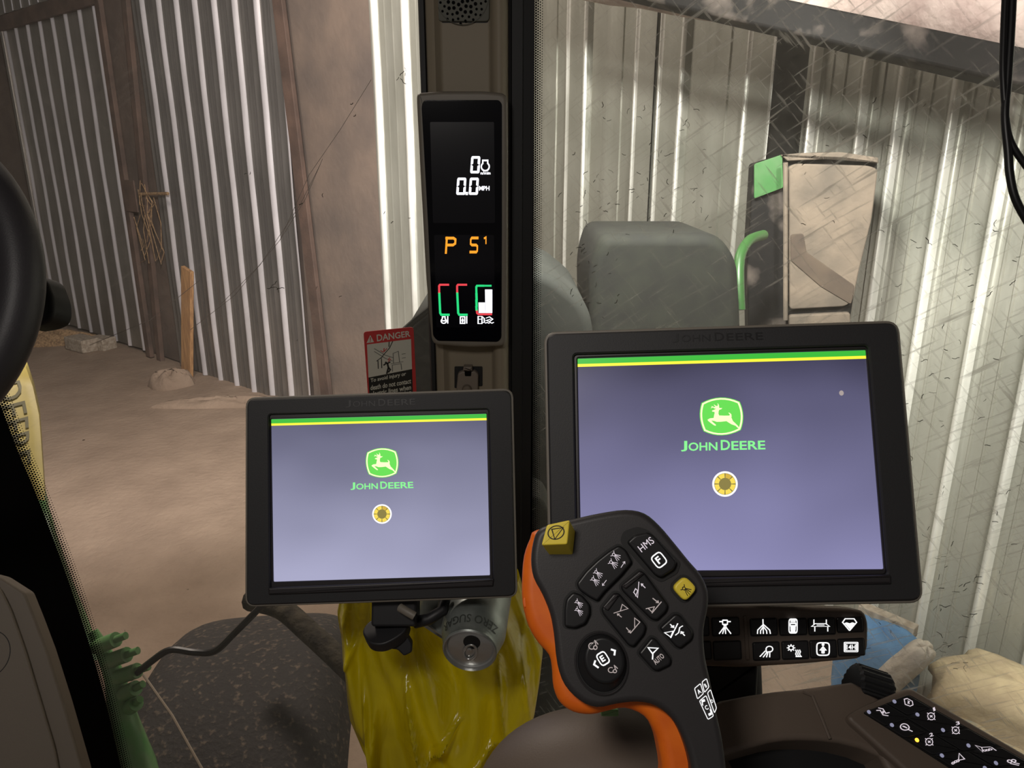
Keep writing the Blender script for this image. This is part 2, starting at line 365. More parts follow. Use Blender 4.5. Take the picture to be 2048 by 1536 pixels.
def glass_mat(name, base, streak, blot, scr_scale, seedv):
    """pane: clear, with a film of dust that scatters light; scratches and wipe marks in it"""
    m = bpy.data.materials.new(name); m.use_nodes = True; N = m.node_tree.nodes; Lk = m.node_tree.links
    for n in list(N):
        if n.type != 'OUTPUT_MATERIAL': N.remove(n)
    out = [n for n in N if n.type == 'OUTPUT_MATERIAL'][0]
    tc = N.new('ShaderNodeTexCoord'); gen = tc.outputs['UV']
    def noise(rot, sc, scale, detail=2):
        r = N.new('ShaderNodeMapping'); r.inputs['Rotation'].default_value = (0, 0, rot); r.inputs['Location'].default_value = (seedv, 0, 0); Lk.new(gen, r.inputs[0])
        mp = N.new('ShaderNodeMapping'); mp.inputs['Scale'].default_value = sc; Lk.new(r.outputs[0], mp.inputs[0])
        n = N.new('ShaderNodeTexNoise'); n.inputs['Scale'].default_value = scale; n.inputs['Detail'].default_value = detail; Lk.new(mp.outputs[0], n.inputs['Vector'])
        return n.outputs[0]
    def rng(x, a, b, c=0, d=1):
        r = N.new('ShaderNodeMapRange'); r.inputs[1].default_value = a; r.inputs[2].default_value = b; r.inputs[3].default_value = c; r.inputs[4].default_value = d; Lk.new(x, r.inputs[0]); return r.outputs[0]
    def mth(op, x, y):
        a = N.new('ShaderNodeMath'); a.operation = op
        for i, z in enumerate((x, y)):
            if isinstance(z, (int, float)): a.inputs[i].default_value = z
            else: Lk.new(z, a.inputs[i])
        return a.outputs[0]
    s1 = rng(noise(R(-35), (.07, 1, 1), scr_scale, 3), .56, .74)
    s2 = rng(noise(R(48), (.09, 1, 1), scr_scale * 1.1, 3), .58, .76)
    blob = rng(noise(.3, (1, 1, 1), 2.2, 4), .38, .62)
    fine = rng(noise(.1, (1, 1, 1), 60, 3), .4, .75)
    st = mth('MULTIPLY', mth('MAXIMUM', s1, s2), mth('MULTIPLY_ADD', blob, .75))
    st = mth('MULTIPLY', mth('MAXIMUM', s1, s2), rng(blob, 0, 1, .2, 1))
    f = mth('ADD', mth('MULTIPLY', st, streak), mth('MULTIPLY', mth('MULTIPLY', blob, rng(fine, 0, 1, .35, 1)), blot))
    f = mth('ADD', f, base)
    dif = N.new('ShaderNodeBsdfDiffuse'); dif.inputs[0].default_value = (.56, .55, .50, 1)
    tr = N.new('ShaderNodeBsdfTranslucent'); tr.inputs[0].default_value = (.62, .61, .56, 1)
    dt = N.new('ShaderNodeMixShader'); dt.inputs[0].default_value = .6; Lk.new(dif.outputs[0], dt.inputs[1]); Lk.new(tr.outputs[0], dt.inputs[2])
    tp = N.new('ShaderNodeBsdfTransparent'); tp.inputs[0].default_value = (.97, .98, .96, 1)
    mx = N.new('ShaderNodeMixShader'); Lk.new(f, mx.inputs[0]); Lk.new(tp.outputs[0], mx.inputs[1]); Lk.new(dt.outputs[0], mx.inputs[2])
    Lk.new(mx.outputs[0], out.inputs[0])
    return m
M['glass_f'] = glass_mat('dusty_windshield', .045, .05, .05, 160, 3)
M['glass_s'] = glass_mat('scratched_side_glass', .13, .8, .12, 170, 11)

# ------------------------------------------------------------------ the shed
K = Vector((-.45, 5.4, 0))
LB = Vector((-6.6, 10.55, 0)); LN = Vector((0, 0, 1)).cross((LB - K).normalized()).normalized()
if LN.y > 0: LN = -LN
RB = Vector((3.4, .895, 0)); RN = Vector((0, 0, 1)).cross((RB - K).normalized()).normalized()
if RN.x > 0: RN = -RN
FL = Frame(K, LN); FR = Frame(K, RN)          # u runs right along each wall, v is height
def structure(name, mb, m, **kw):
    o = mb.build(name, m, **kw); o['kind'] = 'structure'; return o
def fl(u, v):
    x = -9 + 15 * u; y = -1 + 14 * v
    return Vector((x, y, .03 * math.sin(x * 2.1 + y) * math.cos(y * 1.7) - .02))
mb = MB().grid(fl, 90, 90); structure('floor', mb, M['floor'])
mb = MB(); mb.box(FL, -10, 0.05, 0, 5.4, -.3, -.12); structure('wall_left', mb, M['brownwall'], smooth=0)
mb = MB(); mb.box(FR, -.05, 6.5, 0, 5.4, -.3, -.12); structure('wall_right', mb, M['darkwall'], smooth=0)
mb = MB(); mb.add([(-9, -1, 5.4), (5, -1, 5.4), (5, 13, 5.4), (-9, 13, 5.4), (-9, -1, 5.5), (5, -1, 5.5), (5, 13, 5.5), (-9, 13, 5.5)],
                  [(0, 1, 2, 3), (7, 6, 5, 4), (0, 4, 5, 1), (1, 5, 6, 2), (2, 6, 7, 3), (3, 7, 4, 0)]); structure('ceiling', mb, M['darkwall'], smooth=0)

def corrugated(F, u0, u1, v0, v1, pitch, label, m, name='corrugated_sheet', w0=-.05, rib=.26, hgt=.028, phase=0, top=None, group=None, minor=True, parent=None, wob=.004, double=False):
    """trapezoid-ribbed sheet: ribs stand out, thin grooves in the pans"""
    prof = []; u = u0 + 1e-4; k = math.floor((u0 - phase) / pitch)
    while True:
        b = phase + k * pitch
        P1 = ((0, 0), (.05, 0), (.08, .7), (.09, .95), (.10, 1), (.11, .95), (.13, .7), (.34, .7), (.36, .95), (.37, 1), (.38, .95), (.40, .7), (.43, 0), (.60, 0), (.62, .25), (.72, .25), (.74, 0), (.86, 0), (.87, .2), (.88, 0))
        for du, h in P1 if double else ((0, 0),) + tuple((.05 + rib * q / 10, .5 - .5 * math.cos(2 * math.pi * q / 10)) for q in range(11)) + ((.48, 0), (.50, .16), (.53, .16), (.55, 0), (.74, 0), (.76, .16), (.79, .16), (.81, 0)):
            if not minor and .4 < du < .9: continue
            uu = b + du * pitch
            if u0 <= uu <= u1: prof.append((uu, h * hgt))
        k += 1
        if phase + k * pitch > u1: break
    nz = 26
    def top_at(u): return (top(u) if top else v1)
    vsx = []; L = len(prof); T = .0012
    for side in (0, 1):
        for j in range(nz + 1):
            for (u, h) in prof:
                v = v0 + (top_at(u) - v0) * j / nz
                d = wob * math.sin(v * 2.3 + u * 1.7) + wob * .7 * math.sin(v * 5.1 + u * 4.0)
                vsx.append(F.P(u + d * .5, v, w0 + h + d - side * T))
    fs = []; S = (nz + 1) * L
    for j in range(nz):
        for i in range(L - 1):
            a = j * L + i; fs.append((a, a + 1, a + 1 + L, a + L)); fs.append((S + a + L, S + a + L + 1, S + a + 1, S + a))
    for i in range(L - 1): fs.append((i, S + i, S + i + 1, i + 1)); a = nz * L + i; fs.append((a, a + 1, S + a + 1, S + a))
    mb = MB().add(vsx, fs)
    o = mb.build(name, m[0], parent=parent, smooth=50)
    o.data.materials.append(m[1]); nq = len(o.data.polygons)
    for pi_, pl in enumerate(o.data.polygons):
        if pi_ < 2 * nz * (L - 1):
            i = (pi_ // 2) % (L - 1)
            if (prof[i][1] + prof[i + 1][1]) / 2 > hgt * (.8 if double else .5): pl.material_index = 1  # rib crowns take the painted highlight colour
    if parent is None: tag(o, label, 'corrugated sheet', group)
    return o
uL = lambda px, py=400: FL.uv(px, py, -.05)[0]
uR = lambda px, py=300: FR.uv(px, py, -.05)[0]
vL = lambda px, py: FL.uv(px, py, -.05)[1]
vR = lambda px, py: FR.uv(px, py, -.05)[1]
# left wall: a gate leaf, then the sheets
gate_top = vL(130, 22)
a0, a1 = uL(72), uL(262)
gate = empty('corrugated_gate', FL.P((a0 + a1) / 2, 0, -.03), 'corrugated metal gate leaf with brown frame, farthest left along the shed wall', 'gate')
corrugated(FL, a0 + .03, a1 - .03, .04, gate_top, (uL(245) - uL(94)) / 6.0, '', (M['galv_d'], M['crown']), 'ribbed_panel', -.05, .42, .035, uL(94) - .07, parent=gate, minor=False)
mb = MB(); mb.box(FL, a0 - .02, a1 + .02, gate_top - .04, gate_top + .13, -.03, .02); mb.build('top_rail', M['rust'], gate, bevel=.006)
mb = MB(); mb.box(FL, a0 - .03, a0 + .04, .0, gate_top, -.03, .01); mb.build('frame_stile', M['galv_d'], gate, bevel=.006)
mb = MB(); mb.box(FL, a1 - .04, a1 + .07, .0, gate_top, -.03, .02); mb.build('frame_stile', M['rust'], gate, bevel=.006)
mb = MB(); q = FL.uv(260, 392, .03); mb.box(FL, q[0] - .14, q[0] + .14, q[1] - .17, q[1] + .17, .02, .035)
lp = mb.build('latch_plate', M['rust'], gate, bevel=.004)
mb = MB(); mb.tube([FL.P(*FL.uv(280, 388, .06), .06), FL.P(*FL.uv(336, 387, .06), .06)], .016, 8); mb.build('latch_bar', M['straw'], gate)
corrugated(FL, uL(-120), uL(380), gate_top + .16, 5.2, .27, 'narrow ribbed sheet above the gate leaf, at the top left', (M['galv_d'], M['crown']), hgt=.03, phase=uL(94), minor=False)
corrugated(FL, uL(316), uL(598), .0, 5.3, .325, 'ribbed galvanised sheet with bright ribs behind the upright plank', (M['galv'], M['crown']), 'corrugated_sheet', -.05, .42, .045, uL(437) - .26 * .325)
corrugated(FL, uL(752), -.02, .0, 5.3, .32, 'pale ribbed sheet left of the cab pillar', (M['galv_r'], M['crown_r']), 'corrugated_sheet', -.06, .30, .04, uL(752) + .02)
mb = MB(); mb.box(FL, uL(592), uL(756), 0, 5.3, -.09, -.075); tag(mb.build('steel_plate', M['plate'], smooth=0), 'plain dusty brown plate between the two ribbed sheets on the left wall', 'plate')
def plank(name, F, pa, pb, wd, w, th, m, label, cat, px_top=None):
    a = Vector(F.uv(*pa, w)); b = Vector(F.uv(*pb, w)); d = (b - a).normalized(); n = Vector((-d.y, d.x)) * wd / 2
    mb = MB().rings([[F.P(q.x, q.y, w - z) for q in (a - n, b - n, b + n, a + n)] for z in (th, 0)])
    return tag(mb.build(name, m, bevel=.004), label, cat)
plank('steel_angle_bar', FL, (548, -40), (650, 792), .13, .02, .04, M['rust'], 'dark rusty steel bar leaning over the wall right of the bright ribs', 'bar')
plank('steel_post', FL, (243, -40), (318, 730), .10, -.01, .05, M['rust'], 'dark brown upright post beside the corrugated gate leaf', 'post')
plank('wooden_plank', FL, (371, 538), (371, 784), .185, .14, .04, M['wood'], 'raw light wooden plank standing upright against the left shed wall', 'plank')
# litter at the wall foot
def block(px, py, w, lx, ly, lz, rot, name, m, label, cat, group=None):
    p = hitp(px, py, Vector((0, 0, .06)), Vector((0, 0, 1))); F = Frame((p.x, p.y, 0), (0, 0, 1), Vector((math.sin(rot), math.cos(rot), 0)))
    mb = MB().box(F, -lx / 2, lx / 2, -ly / 2, ly / 2, 0, lz); return tag(mb.build(name, m, bevel=.012), label, cat, group)
block(165, 690, 0, .42, .22, .16, .6, 'concrete_block', M['brick'], 'pale block lying on the dirt floor before the gate, left one', 'block')
block(203, 688, 0, .30, .2, .15, .4, 'concrete_block', M['brick'], 'pale block lying beside another block, right one, at the gate foot', 'block')
def heap(name, px, py, rx, ry, h, m, label, cat, seed):
    p = hitp(px, py, Vector((0, 0, .0)), Vector((0, 0, 1))); rnd = random.Random(seed); ph = [rnd.uniform(0, 6) for _ in range(6)]
    L = []
    for k in range(9):
        t = k / 8; rr = math.cos(t * math.pi / 2) ** .7; z = math.sin(t * math.pi / 2) * h
        L.append([Vector((p.x + rx * max(rr, .01) * math.cos(a) * (1 + .13 * math.sin(3 * a + ph[0]) + .08 * math.sin(7 * a + ph[1])), p.y + ry * max(rr, .01) * math.sin(a) * (1 + .13 * math.sin(2 * a + ph[2])), z * (1 + .2 * math.sin(5 * a + k + ph[3])) - .05)) for a in [2 * math.pi * i / 28 for i in range(28)]])
    return tag(MB().rings(L).build(name, m, smooth=60), label, cat)
heap('straw_litter', 112, 684, .6, .2, .18, M['straw'], 'low heap of straw and splinters at the foot of the gate', 'litter', 3)
heap('dirt_mound', 348, 765, .24, .2, .17, M['floor'], 'small brown mound of dirt beside the foot of the upright plank', 'dirt', 5)
heap('rubble_heap', 475, 806, .8, .16, .10, M['floor'], 'crumbled rubble along the foot of the bright ribbed sheet', 'rubble', 9)
mb = MB(); rnd = random.Random(4)
for k in range(12):
    u, v = FL.uv(295 + rnd.uniform(-15, 25), 430 + rnd.uniform(-20, 60), .04)
    mb.tube([FL.P(u + rnd.uniform(-.12, .12), v + .3 - t * rnd.uniform(.3, .9), .03 + rnd.uniform(0, .06)) for t in (0, .3, .6, .8)], .004, 5)
tag(mb.build('twine_tangle', M['straw']), 'tangle of old twine hanging below the gate latch', 'twine')
# right wall
def rtop(u): return 3.18 if u < uR(1550) else 4.6
pr = .50
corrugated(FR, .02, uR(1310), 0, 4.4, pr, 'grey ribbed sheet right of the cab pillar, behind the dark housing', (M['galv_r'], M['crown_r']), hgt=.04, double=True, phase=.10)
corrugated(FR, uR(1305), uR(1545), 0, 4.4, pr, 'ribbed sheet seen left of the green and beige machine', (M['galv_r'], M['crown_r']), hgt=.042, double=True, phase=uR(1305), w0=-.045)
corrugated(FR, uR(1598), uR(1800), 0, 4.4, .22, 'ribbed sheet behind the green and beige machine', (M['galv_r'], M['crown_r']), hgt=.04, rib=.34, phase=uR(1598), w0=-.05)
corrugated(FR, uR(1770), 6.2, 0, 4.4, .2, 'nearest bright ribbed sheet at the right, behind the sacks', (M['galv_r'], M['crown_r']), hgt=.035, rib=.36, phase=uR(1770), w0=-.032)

# ------------------------------------------------------------------ outside, close to the tractor
# overhead tube and beam
def v3(px, py, d): return at(px, py, d)
t0 = v3(1180, -90, 3.1); t1 = v3(2250, 30, 1.95)
mb = MB().tube([t0 + (t1 - t0) * k / 12 for k in range(13)], [.168 + .004 * math.sin(k * 2.2) for k in range(13)], 28)
tag(mb.build('grain_tube', M['ductw']), 'thick dusty white tube slanting across the top right corner', 'tube')
b0 = v3(1230, -38, 2.6); b1 = v3(2250, 185, 1.78); dd = (b1 - b0).normalized(); FB = Frame(b0, camdir(-.1, -.2, .97)); 
bx = Vector(((b1 - b0).dot(FB.x), (b1 - b0).dot(FB.y)))
nn = Vector((-bx.y, bx.x)).normalized() * .05
mb = MB().rings([[b0 + s_ * FB.y * .045 + FB.n * z for s_, z in ((1, .03), (-1, .03), (-1, -.05), (1, -.05))], [b1 + s_ * FB.y * .045 + FB.n * z for s_, z in ((1, .03), (-1, .03), (-1, -.05), (1, -.05))]])
tag(mb.build('steel_beam', M['beam'], bevel=.008), 'muddy black beam running under the thick white tube', 'beam')

# dark rounded housing behind the large monitor
FH = Frame(at(1330, 640, 2.15), (0, -1, 0))
p = roundpoly(FH.pts([(1180, 900), (1178, 560), (1183, 520), (1200, 468), (1440, 468), (1478, 520), (1485, 640), (1485, 900)]), .045, 5)
mb = MB().prism(FH, p, -.42, 0, .035, 5); hs = mb.build('front_fender', M['dust'], smooth=50)
tag(hs, 'dusty dark fender with rounded shoulders behind the large monitor', 'fender')
# grey hood body either side of the pillar
FG = Frame(at(940, 640, 1.95), (0, -1, 0))
p = roundpoly(FG.pts([(786, 1100), (790, 790), (800, 664), (868, 607), (940, 552), (1092, 540), (1180, 612), (1200, 760), (1200, 1100)]), .05, 5)
mb = MB().prism(FG, p, -.55, 0, .03, 4); hb = mb.build('exhaust_housing', M['dust2'], smooth=50)
tag(hb, 'dusty grey rounded housing outside, behind the cab pillar', 'housing')
mb = MB().tube([FG.P(*FG.uv(x, y, .002), .002) for x, y in ((800, 668), (830, 641), (868, 611))], .008, 8); mb.build('edge_bead', M['dust2'], hb)
# green and beige machine
FM = Frame(at(1640, 480, 2.62), (-.25, -1, 0))
mc = empty('parked_machine', FM.P(0, -1.8, -.15), 'parked machine with green corner panel and dusty beige door, beyond the side window', 'machine')
p = FM.pts([(1506, 330), (1580, 308), (1660, 304), (1755, 314), (1757, 332), (1715, 560), (1700, 650), (1690, 900), (1500, 900), (1494, 520)])
MB().prism(FM, roundpoly(p, .01), -.28, -.012, .008).build('body', M['beam'], mc)
p = roundpoly(FM.pts([(1575, 334), (1590, 327), (1735, 331), (1755, 338), (1742, 440), (1716, 545), (1705, 600), (1690, 612), (1578, 618)]), .015)
MB().prism(FM, p, -.012, .012, .006).build('door_panel', M['beige'], mc)
p = roundpoly(FM.pts([(1560, 310), (1600, 306), (1680, 304), (1754, 315), (1755, 327), (1680, 317), (1574, 322)]), .004)
MB().prism(FM, p, -.012, .02, .005).build('top_rim', M['beige'], mc)
p = roundpoly(FM.pts([(1508, 328), (1564, 309), (1566, 375), (1508, 397)]), .006)
MB().prism(FM, p, -.012, .01, .001).build('green_panel', M['green'], mc)
p = roundpoly(FM.pts([(1576, 630), (1700, 624), (1695, 900), (1576, 900)]), .012)
MB().prism(FM, p, -.012, .012, .006).build('lower_panel', M['beige'], mc)
p = roundpoly(FM.pts([(1580, 468), (1606, 466), (1612, 503), (1708, 570), (1701, 608), (1640, 572), (1580, 520)]), .01)
MB().prism(FM, p, .010, .016, .003).build('door_shadow_band', M['beige_d'], mc)  # diagonal shadow on the door, laid on as a thin darker band
MB().tube([FM.P(*FM.uv(x, y, .06), .06) for x, y in ((1571, 325), (1571, 480), (1571, 640))], .008, 8).build('hinge_rod', M['beige'], mc)
pts = catmull([at(1480, 620, 2.25), at(1478, 570, 2.25), at(1478, 535, 2.26), at(1483, 505, 2.28), at(1500, 480, 2.32), at(1527, 470, 2.40)], 5, False)
tag(MB().tube(pts, .016, 14).build('handrail', M['rail']), 'curved green handrail between the dark fender and the parked machine', 'handrail')

# hood edge at the far left
FO = Frame(at(60, 900, 2.1), camdir(.75, .25, .6))
def hoodpt(px, py, d): return at(px, py, d)
prof_y = [(52, 735), (66, 775), (78, 830), (82, 880), (86, 940), (90, 1000)]
prof_g = [(90, 1000), (100, 1050), (118, 1110), (140, 1180), (168, 1250), (196, 1320)]
hood = empty('tractor_hood', at(-150, 1100, 2.1) - Vector((0, 0, .3)), 'tractor hood edge with yellow stripe above green, seen past the left dotted glass edge', 'hood')
def hoodstrip(P_, name, m, d0, d1):
    L = []
    n = len(P_)
    for i, (x, y) in enumerate(P_):
        d = d0 + (d1 - d0) * i / (n - 1)
        e = at(x, y, d)
        L.append([e, e + Vector((-.02, -.01, .003)), e + Vector((-.12, -.22, .01)), e + Vector((-.35, -.42, .01)), e + Vector((-.7, -.1, -.05)), e + Vector((-.5, .35, -.05)), e + Vector((-.06, .1, -.01))])
    return MB().rings(L).build(name, m, hood, smooth=50)
hoodstrip(prof_y, 'yellow_stripe', M['hoodyellow'], 2.45, 2.15)
hoodstrip(prof_g, 'green_side', M['green_d'], 2.15, 1.85)
# decal letters on the yellow side
A_, B_ = at(60, 800, 2.20), at(85, 985, 2.0)
e0 = at(66, 775, 2.39); e1 = at(86, 940, 2.21)
def hoodfn(x, y, w_=0):
    t = x; i = .12 + .62 * t; a = at(*np.interp([i * 5], range(6), [q[0] for q in prof_y]).tolist(), np.interp(i * 5, range(6), [q[1] for q in prof_y]), 2.45 - .3 * i)
    s_ = .04 + (1 - y) * .34
    return a + Vector((-.02, -.01, .003)) * (1 - s_) + Vector((-.12, -.22, .01)) * s_ + Vector((.004, -.003, .001))
try:
    mb = MB(); text_into(mb, 'DEERE', hoodfn, 0); mb.build('decal_lettering', M['hoodink'], hood, smooth=0)
except Exception as ex: print('decal', ex)

# green bracket with pins
gb = empty('hydraulic_bracket', at(240, 1536, 1.75), 'green bracket with a row of stub couplers, outside below the windshield edge', 'bracket')
path = catmull([at(186, 1262, 1.8), at(205, 1300, 1.8), at(228, 1350, 1.8), at(240, 1410, 1.79), at(262, 1480, 1.78), at(290, 1560, 1.76)], 4, False)
MB().tube(path, [.011 + .0014 * i for i in range(len(path))], 10).build('rail', M['green_d'], gb)
for (x, y, l) in ((205, 1288, 36), (224, 1318, 40), (243, 1350, 42), (252, 1385, 26), (262, 1415, 14)):
    a = at(x - 12, y + 6, 1.79); b = at(x + l * .75, y - 9, 1.77); c = at(x + l * 1.3, y - 17, 1.765)
    o = MB().tube([a, b], .018, 14).build('coupler', M['green_d'], gb); MB().tube([b, c], .009, 10).build('coupler_tip', M['green_d'], o)

# muddy front wheel cover
def tyre_surface(u, v):
    # arc over the wheel: v along its width, u along the travel direction
    a = -0.25 + u * 1.9
    c = Vector((-.745, 1.72, .17)); rr = .80 - .05 * (2 * v - 1) ** 4 - .10 * abs(2 * v - 1) ** 9
    ax = Vector((1, .12, 0)).normalized(); fw = Vector((-.12, 1, 0)).normalized()
    return c + ax * ((v - .5) * .60) - fw * rr * math.sin(a - .75) + Vector((0, 0, 1)) * rr * math.cos(a - .75)
tyre = MB().grid(tyre_surface, 60, 24)
ty = tyre.build('mudguard', M['mud'], smooth=60); tag(ty, 'mud-spattered black mudguard over the front wheel, below the windshield', 'mudguard')
md = ty.modifiers.new('thick', 'SOLIDIFY'); md.thickness = .03; md.offset = -1
path = catmull([at(262, 1356, 1.78), at(300, 1325, 1.75), at(340, 1300, 1.75), at(390, 1305, 1.75), at(430, 1302, 1.74), at(470, 1265, 1.73), at(530, 1205, 1.72)], 5, False)
tag(MB().tube(path, .008, 8).build('hydraulic_hose', M['cable']), 'thin black hose lying over the muddy mudguard', 'hose')
tag(MB().tube([at(287, 1350, 1.74), at(345, 1432, 1.62), at(408, 1545, 1.52)], .0028, 6).build('thin_wire', M['wire']), 'thin pale wire running down across the muddy mudguard', 'wire')
mb = MB(); path = catmull([at(500, 1200, 1.95), at(560, 1215, 1.9), at(620, 1265, 1.85), at(690, 1330, 1.8), at(760, 1400, 1.8)], 4, False)
tag(MB().tube(path, .028, 10).build('steel_strut', M['mud2']), 'muddy strut crossing behind the yellow bag', 'strut')

# sacks at the right wall
def sack(name, c, ax, ay, az, sx, sy, sz, m, label, seed, fold=.03, cat='sack'):
    rnd = random.Random(seed); ph = [rnd.uniform(0, 6) for _ in range(8)]
    X = Vector(ax).normalized(); Y = Vector(ay); Y = (Y - X * Y.dot(X)).normalized(); Z = X.cross(Y)
    L = []
    NU, NV = 30, 18
    for j in range(NV + 1):
        b = -math.pi / 2 + math.pi * j / NV; row = []
        for i in range(NU):
            a = 2 * math.pi * i / NU
            def se(t, e): return math.copysign(abs(t) ** e, t)
            cx_, cy_, cz_ = se(math.cos(b), .45) * se(math.cos(a), .5), se(math.cos(b), .45) * se(math.sin(a), .5), se(math.sin(b), .55)
            k = 1 + fold * math.sin(3 * a + 2 * cz_ + ph[0]) + fold * .8 * math.sin(5 * a - 4 * cz_ + ph[1]) + fold * .6 * math.sin(9 * a + 5 * cz_ + ph[2])
            row.append(Vector(c) + X * sx * cx_ * k + Y * sy * cy_ * k + Z * sz * cz_ * (1 + fold * math.sin(4 * a + ph[3])))
        L.append(row)
    return tag(MB().rings(L).build(name, m, smooth=70), label, cat)
def wp(px, py, off): # point in front of the right wall
    u, v = FR.uv(px, py, off); return FR.P(u, v, off)
sack('feed_sack', wp(1752, 1345, .30), FR.x, FR.n, (0, 0, 1), .15, .12, .21, M['sack_b'], 'blue woven sack standing at the right wall behind the button panel', 2)
sack('feed_sack', wp(1790, 1350, .40), FR.x + Vector((0, 0, -.5)), FR.n, (0, 0, 1), .05, .06, .20, M['sack_w'], 'folded white sack leaning against the blue sack', 6, .05)
sack('feed_sack', wp(2050, 1425, .26), FR.x + Vector((0, 0, .0)), FR.n, (0, 0, 1), .30, .17, .11, M['sack'], 'pale crumpled sack lying on top of the pile at the right wall', 3, .06)
sack('feed_sack', wp(2030, 1545, .36), FR.x, FR.n, (0, 0, 1), .34, .2, .16, M['sack_p'], 'pale sack with faded blue print, at the bottom of the pile', 8, .05)
plank('wooden_batten', FR, (1715, 1222), (1826, 1270), .055, .22, .05, M['brick'], 'weathered batten lying above the blue sack at the right wall', 'batten')

# ------------------------------------------------------------------ the cab: pillar and windows
YP = 1.19
FP = Frame((0, YP, 2.3), (0, -1, 0))
def pu(px, py, w=0): return FP.uv(px, py, w)
zt = pu(930, -90)[1]; zb = pu(930, 1420)[1]
def xs(px, py=400, w=0): return FP.uv(px, py, w)[0]
pil = empty('cab_pillar', (xs(940), YP, 2.3 + zb), 'tan plastic corner pillar of the cab carrying the narrow display', 'pillar')
def vprof(prof, name, m, parent, sm=50):
    L = [[FP.P(u, z, w) for u, w in prof] for z in (zb, zt)]
    return MB().rings(L, True, True).build(name, m, parent, smooth=sm)
e = lambda px: xs(px, 400)
vprof([(e(862), -.06), (e(862), .002), (e(866), .010), (e(880), .014), (e(888), .006), (e(894), .002), (e(978), .002), (e(983), .004), (e(986), .014), (e(990), .020), (e(996), .024), (e(1003), .025), (e(1010), .021), (e(1015), .012), (e(1017), .0), (e(1018), -.06)], 'pillar_cover', M['tan'], pil)
vprof([(e(849), -.06), (e(849), .0), (e(853), .006), (e(860), .006), (e(863), .0), (e(863), -.06)], 'weather_strip', M['rubber'], pil)
vprof([(e(1016), -.06), (e(1016), .0), (e(1022), -.002), (e(1024), .0), (e(1044), .0), (e(1046), -.004), (e(1066), -.006), (e(1066), -.06)], 'weather_strip', M['rubber'], pil)
MB().prism(FP, roundpoly(FP.pts([(1000, 1000), (1085, 1000), (1170, 1180), (1180, 1560), (960, 1560), (990, 1200)], -.06), .02), -.16, -.07, .01).build('lower_trim', M['dust_dk'], pil)
# speaker grille plate with holes as recessed dark discs
gp = roundpoly(FP.pts([(874, -80), (981, -80), (979, 44), (876, 44)], .002), .006)
MB().prism(FP, inset(gp, -.0012), 0, .0025).build('grille_gap', M['rubber'], pil)
gr = MB().prism(FP, gp, .0, .0065, .0015).build('speaker_grille', M['grille'], pil)
mb = MB(); c0 = FP.uv(924, -6, .0068)
for k in range(90):
    r_ = .0033 * math.sqrt(k) * 1.25; a = k * 2.39996
    if r_ > .036: break
    s_ = .0026 if r_ < .024 else .0019
    mb.prism(FP, ellipse(c0[0] + r_ * math.cos(a), c0[1] + r_ * math.sin(a), s_, s_, 8), .0064, .0068)
mb.build('grille_holes', M['frit'], gr, smooth=0)
mb = MB().ring(FP, ellipse(c0[0], c0[1] + .002, .0385, .0385, 40), ellipse(c0[0], c0[1] + .002, .0375, .0375, 40), .006, .0072, r=.0003); mb.build('grille_rim', M['grille'], gr)
# latch on the lower pillar
lt = empty('pillar_clip', FP.P(*FP.uv(937, 780, .0), .0), 'grey plastic clip in a dark socket on the pillar above the small monitor', 'clip')
MB().prism(FP, roundpoly(FP.pts([(909, 733), (965, 733), (965, 772), (909, 776)], .003), .002), .002, .0035).build('socket', M['rubber'], lt)
MB().prism(FP, roundpoly(FP.pts([(913, 775), (916, 746), (925, 741), (950, 741), (957, 748), (956, 790), (914, 790)], .01), .003), .003, .014, .003).build('clip_body', M['latch'], lt)
MB().prism(FP, roundpoly(FP.pts([(927, 733), (944, 733), (945, 742), (926, 742)], .016), .001), .003, .018, .002).build('clip_tongue', M['latch'], lt)
MB().prism(FP, roundpoly(FP.pts([(929, 743), (943, 743), (942, 752), (930, 752)], .014), .001), .012, .0155, .001).build('clip_slot', M['frit'], lt)
MB().lathe(FP.P(*FP.uv(934, 778, .014), .012), FP.n, [(.008, 0), (.008, .004), (.006, .007), (.0005, .008)], 20).build('clip_ball', M['tan_dark'], lt)
# windows
WL0 = Vector((e(856), YP + .03, 0)); WL1 = Vector((-1.02, 1.02, 0))
FW = Frame(Vector((WL0.x, WL0.y, 2.3)), -Vector((0, 0, 1)).cross(WL0 - WL1))
if FW.n.y > 0: FW = Frame(FW.o, -FW.n)
WR0 = Vector((e(1060), YP + .03, 0)); WR1 = Vector((.92, .80, 0))
FS = Frame(Vector((WR0.x, WR0.y, 2.3)), Vector((0, 0, 1)).cross(WR1 - WR0))
if FS.n.y > 0: FS = Frame(FS.o, -FS.n)
def pane(F, u0, u1, v0, v1, name, m):
    me = bpy.data.meshes.new(name); o = bpy.data.objects.new(name, me); L = F.P((u0 + u1) / 2, v0, 0); o.location = L; o['_L'] = list(L)
    c = [(u0, v0), (u1, v0), (u1, v1), (u0, v1)]
    me.from_pydata([tuple(F.P(u, v) - L) for u, v in c], [], [(0, 1, 2, 3)]); uvl = me.uv_layers.new(name='UVMap')
    for i, (u, v) in enumerate(c): uvl.data[i].uv = (u, v)
    me.materials.append(m); col.objects.link(o); o['kind'] = 'structure'; return o
win1 = pane(FW, -1.05, 0, -1.5, .62, 'window_1', M['glass_f'])
win2 = pane(FS, 0, 1.0, -1.2, .62, 'window_2', M['glass_s'])
